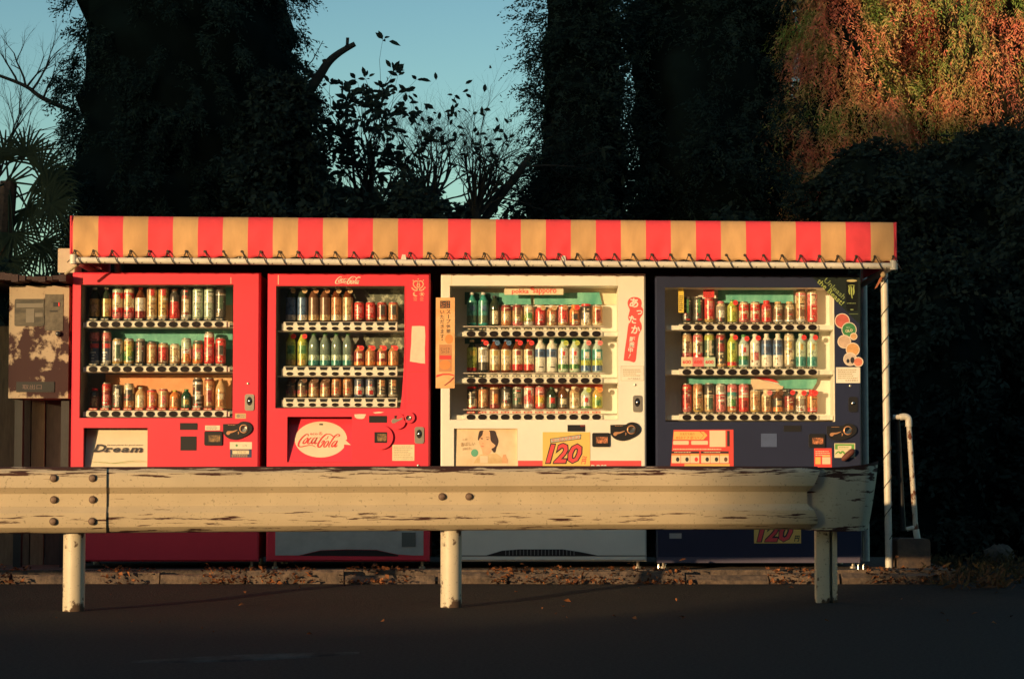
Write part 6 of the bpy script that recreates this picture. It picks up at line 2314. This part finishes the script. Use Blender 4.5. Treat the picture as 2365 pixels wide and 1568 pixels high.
# bare twiggy shrubs
for k, (px_, py_, lab_, targets) in enumerate((
        (990, 470, 'bare twiggy shrub in the sky gap, nearest the leafy tree', ((880, 300), (930, 260), (975, 250), (1020, 300), (1060, 280), (900, 340), (1000, 260), (860, 350))),
        (1100, 470, 'bare twiggy shrub in the sky gap, nearest the narrow cypress', ((1060, 270), (1090, 250), (1120, 240), (1150, 300), (1170, 290), (1190, 330), (1040, 330), (1180, 380), (1150, 360))),
        (820, 500, 'low bare twigs beneath the big hanging leaves', ((770, 400), (800, 380), (840, 370), (790, 440))))):
    Yc = 4.8 + .3 * k
    b0 = P(px_, py_, Yc)
    r = thing('bare_shrub', lab_, 'shrub', (b0.x, Yc, 0), BG_)
    mb = MB()
    mb.tube([(b0.x, Yc, 0), (b0.x + .05, Yc, 1.5), (b0.x, Yc, b0.z)], [.05, .045, .035], barkm, 7)
    lv = []
    for tx, ty in targets:
        for rep_ in range(2):
         t = P(tx + random.uniform(-25, 25), ty + random.uniform(-20, 30), Yc + random.uniform(-.3, .3))
         branch_tree(mb, b0 - Vector((0, 0, random.uniform(0, .2))), t - b0, (t - b0).length * .56, .016, 4, lv, .55, .0, 3)
    obj('branches', mb, r, WP[r], world=True)
    random.shuffle(lv)
    big_leaves(lv[:max(6, len(lv) // 20)], .075, dark_leaf2, 'leaves', r, 1)
# leaning stem left of the cypress
Yc = 5.2
r = thing('leaning_trunk', 'thick dark leaning trunk at the foot of the narrow cypress', 'trunk', (P(1120, 520, Yc).x, Yc, 0), None)
mb = MB()
mb.tube([(P(1060, 520, Yc).x, Yc, 0), P(1110, 520, Yc), P(1150, 460, Yc), P(1190, 410, Yc), P(1225, 360, Yc)], [.045, .042, .038, .034, .026], barkm, 9)
lv = []
for i in range(5):
    s_ = P(1130 + i * 20, 480 - i * 24, Yc)
    branch_tree(mb, s_, (random.uniform(-.8, .6), 0, random.uniform(-.1, .6)), .45, .010, 2, lv, .5, 0, 3)
obj('stem', mb, r, WP[r], world=True)
big_leaves(lv, .10, dark_leaf2, 'leaves', r, 1)
# bare tree at the upper left
Yl = 5.6
r = thing('bare_tree', 'bare branched tree against the sky at the far left, above the palm', 'tree', (P(-60, 600, Yl).x, Yl, 0), BG_)
mb = MB()
q0 = P(-60, 520, Yl)
mb.tube([(q0.x, Yl, 0), (q0.x, Yl, 1.5), q0], [.08, .07, .06], barkm, 8)
mb.tube(smoothpts([tuple(P(-40, 165, Yl)), tuple(P(0, 176, Yl)), tuple(P(60, 200, Yl)), tuple(P(100, 228, Yl)), tuple(P(180, 262, Yl))], 4), [.010 + .0009 * i for i in range(17)], barkm, 6)
lv = []
for (sx, sy), (tx, ty), L_, dp in (((60, 200), (36, 110), .38, 2), ((75, 208), (150, 120), .36, 2), ((40, 190), (20, 140), .24, 2), ((100, 228), (130, 150), .28, 2), ((60, 205), (95, 160), .24, 2),
                                   ((-20, 420), (40, 260), .62, 3), ((-20, 430), (90, 320), .6, 3), ((0, 440), (120, 260), .62, 3), ((10, 380), (150, 330), .5, 3), ((0, 400), (20, 260), .5, 3), ((30, 420), (140, 380), .4, 3), ((0, 350), (60, 250), .4, 2), ((20, 460), (110, 440), .35, 3), ((20, 520), (90, 500), .35, 3)):
    a, b = P(sx, sy, Yl), P(tx, ty, Yl)
    branch_tree(mb, a, b - a, L_ * .9, .012, dp + 1, lv, .45, .05, 3)
mb.tube([q0, P(-20, 430, Yl), P(0, 380, Yl)], [.05, .03, .02], barkm, 7)
obj('branches', mb, r, WP[r], world=True)
# fan palm
Yp = 4.2
r = thing('palm_tree', 'dark fan palm with shaggy trunk at the left edge above the lean-to roof', 'palm', (P(12, 600, Yp).x, Yp, 0), None)
pc = P(20, 420, Yp)
mb = MB()
mb.tube([(pc.x - .12, Yp, 0), (pc.x - .10, Yp, 1.5), (pc.x, Yp, pc.z)], [.09, .09, .07], mat('palm_fibre', (.16, .08, .045), .95, var=.4, scale=30, bump=.8, bscale=50), 10)
obj('trunk', mb, r, WP[r], world=True)
for (px_, py_, rot_, rad, drop) in ((95, 400, -10, .34, .3), (60, 360, 60, .30, .1), (10, 370, 110, .32, .1), (118, 470, -35, .30, .5), (30, 540, -80, .36, .6), (95, 560, -60, .32, .7), (-30, 480, 190, .34, .4), (60, 480, -50, .32, .5), (20, 600, -85, .30, .6), (110, 430, -5, .26, .4)):
    h0 = P(px_, py_, Yp - random.uniform(-.1, .35))
    mb = MB()
    mb.tube([pc, pc.lerp(h0, .6) + Vector((0, 0, .08)), h0], [.010, .008, .006], palm_m, 5)
    nb = 26
    for i in range(nb):
        a = R(rot_ + (i / (nb - 1) - .5) * 230)
        dv = Vector((math.cos(a), random.uniform(-.25, .1), math.sin(a) - drop * .3)).normalized()
        L_ = rad * random.uniform(.85, 1.1)
        s_ = dv.cross(Vector((0, 1, 0))).normalized() * .010
        m1 = h0 + dv * L_ * .5
        m2 = h0 + dv * L_ * .85 - Vector((0, 0, .02))
        e_ = h0 + dv * L_ - Vector((0, 0, .05))
        mb.poly([h0 - s_ * .4, m1 - s_, m2 - s_ * .6, e_, m2 + s_ * .6, m1 + s_, h0 + s_ * .4], palm_m)
    obj('frond', mb, r, tuple(h0), world=True)

# ---- fallen leaves along the kerb and on the ground
N = 1900
lx = rng.uniform(-4.2, 2.7, N)
cl = (np.sin(lx * 3.1) + np.sin(lx * 7.7 + 1.2)) > -.45
lx = lx[cl]
N = len(lx)
where = rng.uniform(size=N)
ly = np.where(where < .6, rng.normal(-.335, .030, N), np.where(where < .965, rng.uniform(-.28, -.05, N), rng.uniform(-3.6, -.4, N)))
lz = np.where(where < .6, .050 + np.maximum(0, ly + .345) * 1.2, np.where(where < .965, .118, .008)) + rng.uniform(0, .02, N)
lz = np.where((where >= .965), np.array([ground_z(0, y) for y in ly]) + .008, lz)
c = np.stack([lx, ly, lz], 1)
d = unit(np.stack([rng.normal(size=N), rng.normal(size=N), rng.normal(size=N) * .45], 1))
s_ = unit(np.cross(d, np.stack([rng.normal(size=N) * .5, rng.normal(size=N) * .5, np.ones(N)], 1)))
L_ = rng.uniform(.018, .05, (N, 1))
V = np.stack([c - d * L_ * .5, c + s_ * L_ * .3 + np.array([0, 0, .006]), c + d * L_ * .5, c - s_ * L_ * .3 + np.array([0, 0, .006])], 1).reshape(-1, 3)
V[:, 2] = np.maximum(V[:, 2], .003)
ll = inst('leaf_litter', npmesh('leaf_litter', V, np.arange(len(V)).reshape(-1, 4), [litter_m]), None, (0, 0, 0))
tag(ll, None, None, kind='stuff')
# low weeds and rubble by the right ground
N = 700
gxs = rng.uniform(2.55, 5.2, N)
gys = rng.uniform(-.9, 2.2, N)
c = np.stack([gxs, gys, np.full(N, .03)], 1)
d = unit(np.stack([rng.normal(size=N) * .5, rng.normal(size=N) * .5, np.ones(N)], 1))
V, Q = sprays(c, d, 5, .14, .08, .010, curl=.3)
wd_ = inst('undergrowth', npmesh('undergrowth', V, Q, [autumn_dim]), None, (0, 0, 0))
tag(wd_, None, None, kind='stuff')

# ================================================================== added light blocker, unseen behind the photographer
# added blocker: walls, sill and upper panels leave openings that aim the low sun
gwm = mat('blocker_grey', (.32, .31, .29), .9, var=.2, scale=1.5, bump=.3, bscale=20)
gt = thing('sun_blocker', 'added unseen building with a wide gateway, behind the photographer', 'blocker', (-14, -16.2, 0))
for nm, x0, x1, z0, z1 in (('wall', -70, -17.1, 0, 9), ('wall', -10.6, 40, 0, 9), ('sill', -17.1, -10.6, 0, 1.84), ('shade_panel', -17.1, -15.95, 4.62, 9), ('shade_panel', -15.95, -15.05, 4.62, 6.62), ('shade_panel', -15.05, -10.6, 4.62, 7.02)):
    q = MB()
    q.box(x0, x1, -16.4, -16, z0, z1, gwm)
    obj(nm, q, gt, ((x0 + x1) / 2, -16.2, z0), world=True)
for k in range(6):          # added slats, thinning out, that dim the sunlight on the tree tops
    q = MB()
    xx = -15.93 + k * .13
    q.box(xx, xx + .118 - k * .012, -16.3, -16.26, 6.63, 9.0, gwm)
    obj('bar', q, gt, (xx, -16.28, 6.63), world=True)
for k in range(7):  # added slats that soften the edge of the blocked sunlight
    q = MB()
    xx = -10.72 - k * .085
    q.box(xx, xx + .066 - k * .009, -16.3, -16.26, 1.84, 4.62, gwm)
    obj('bar', q, gt, (xx, -16.28, 1.84), world=True)
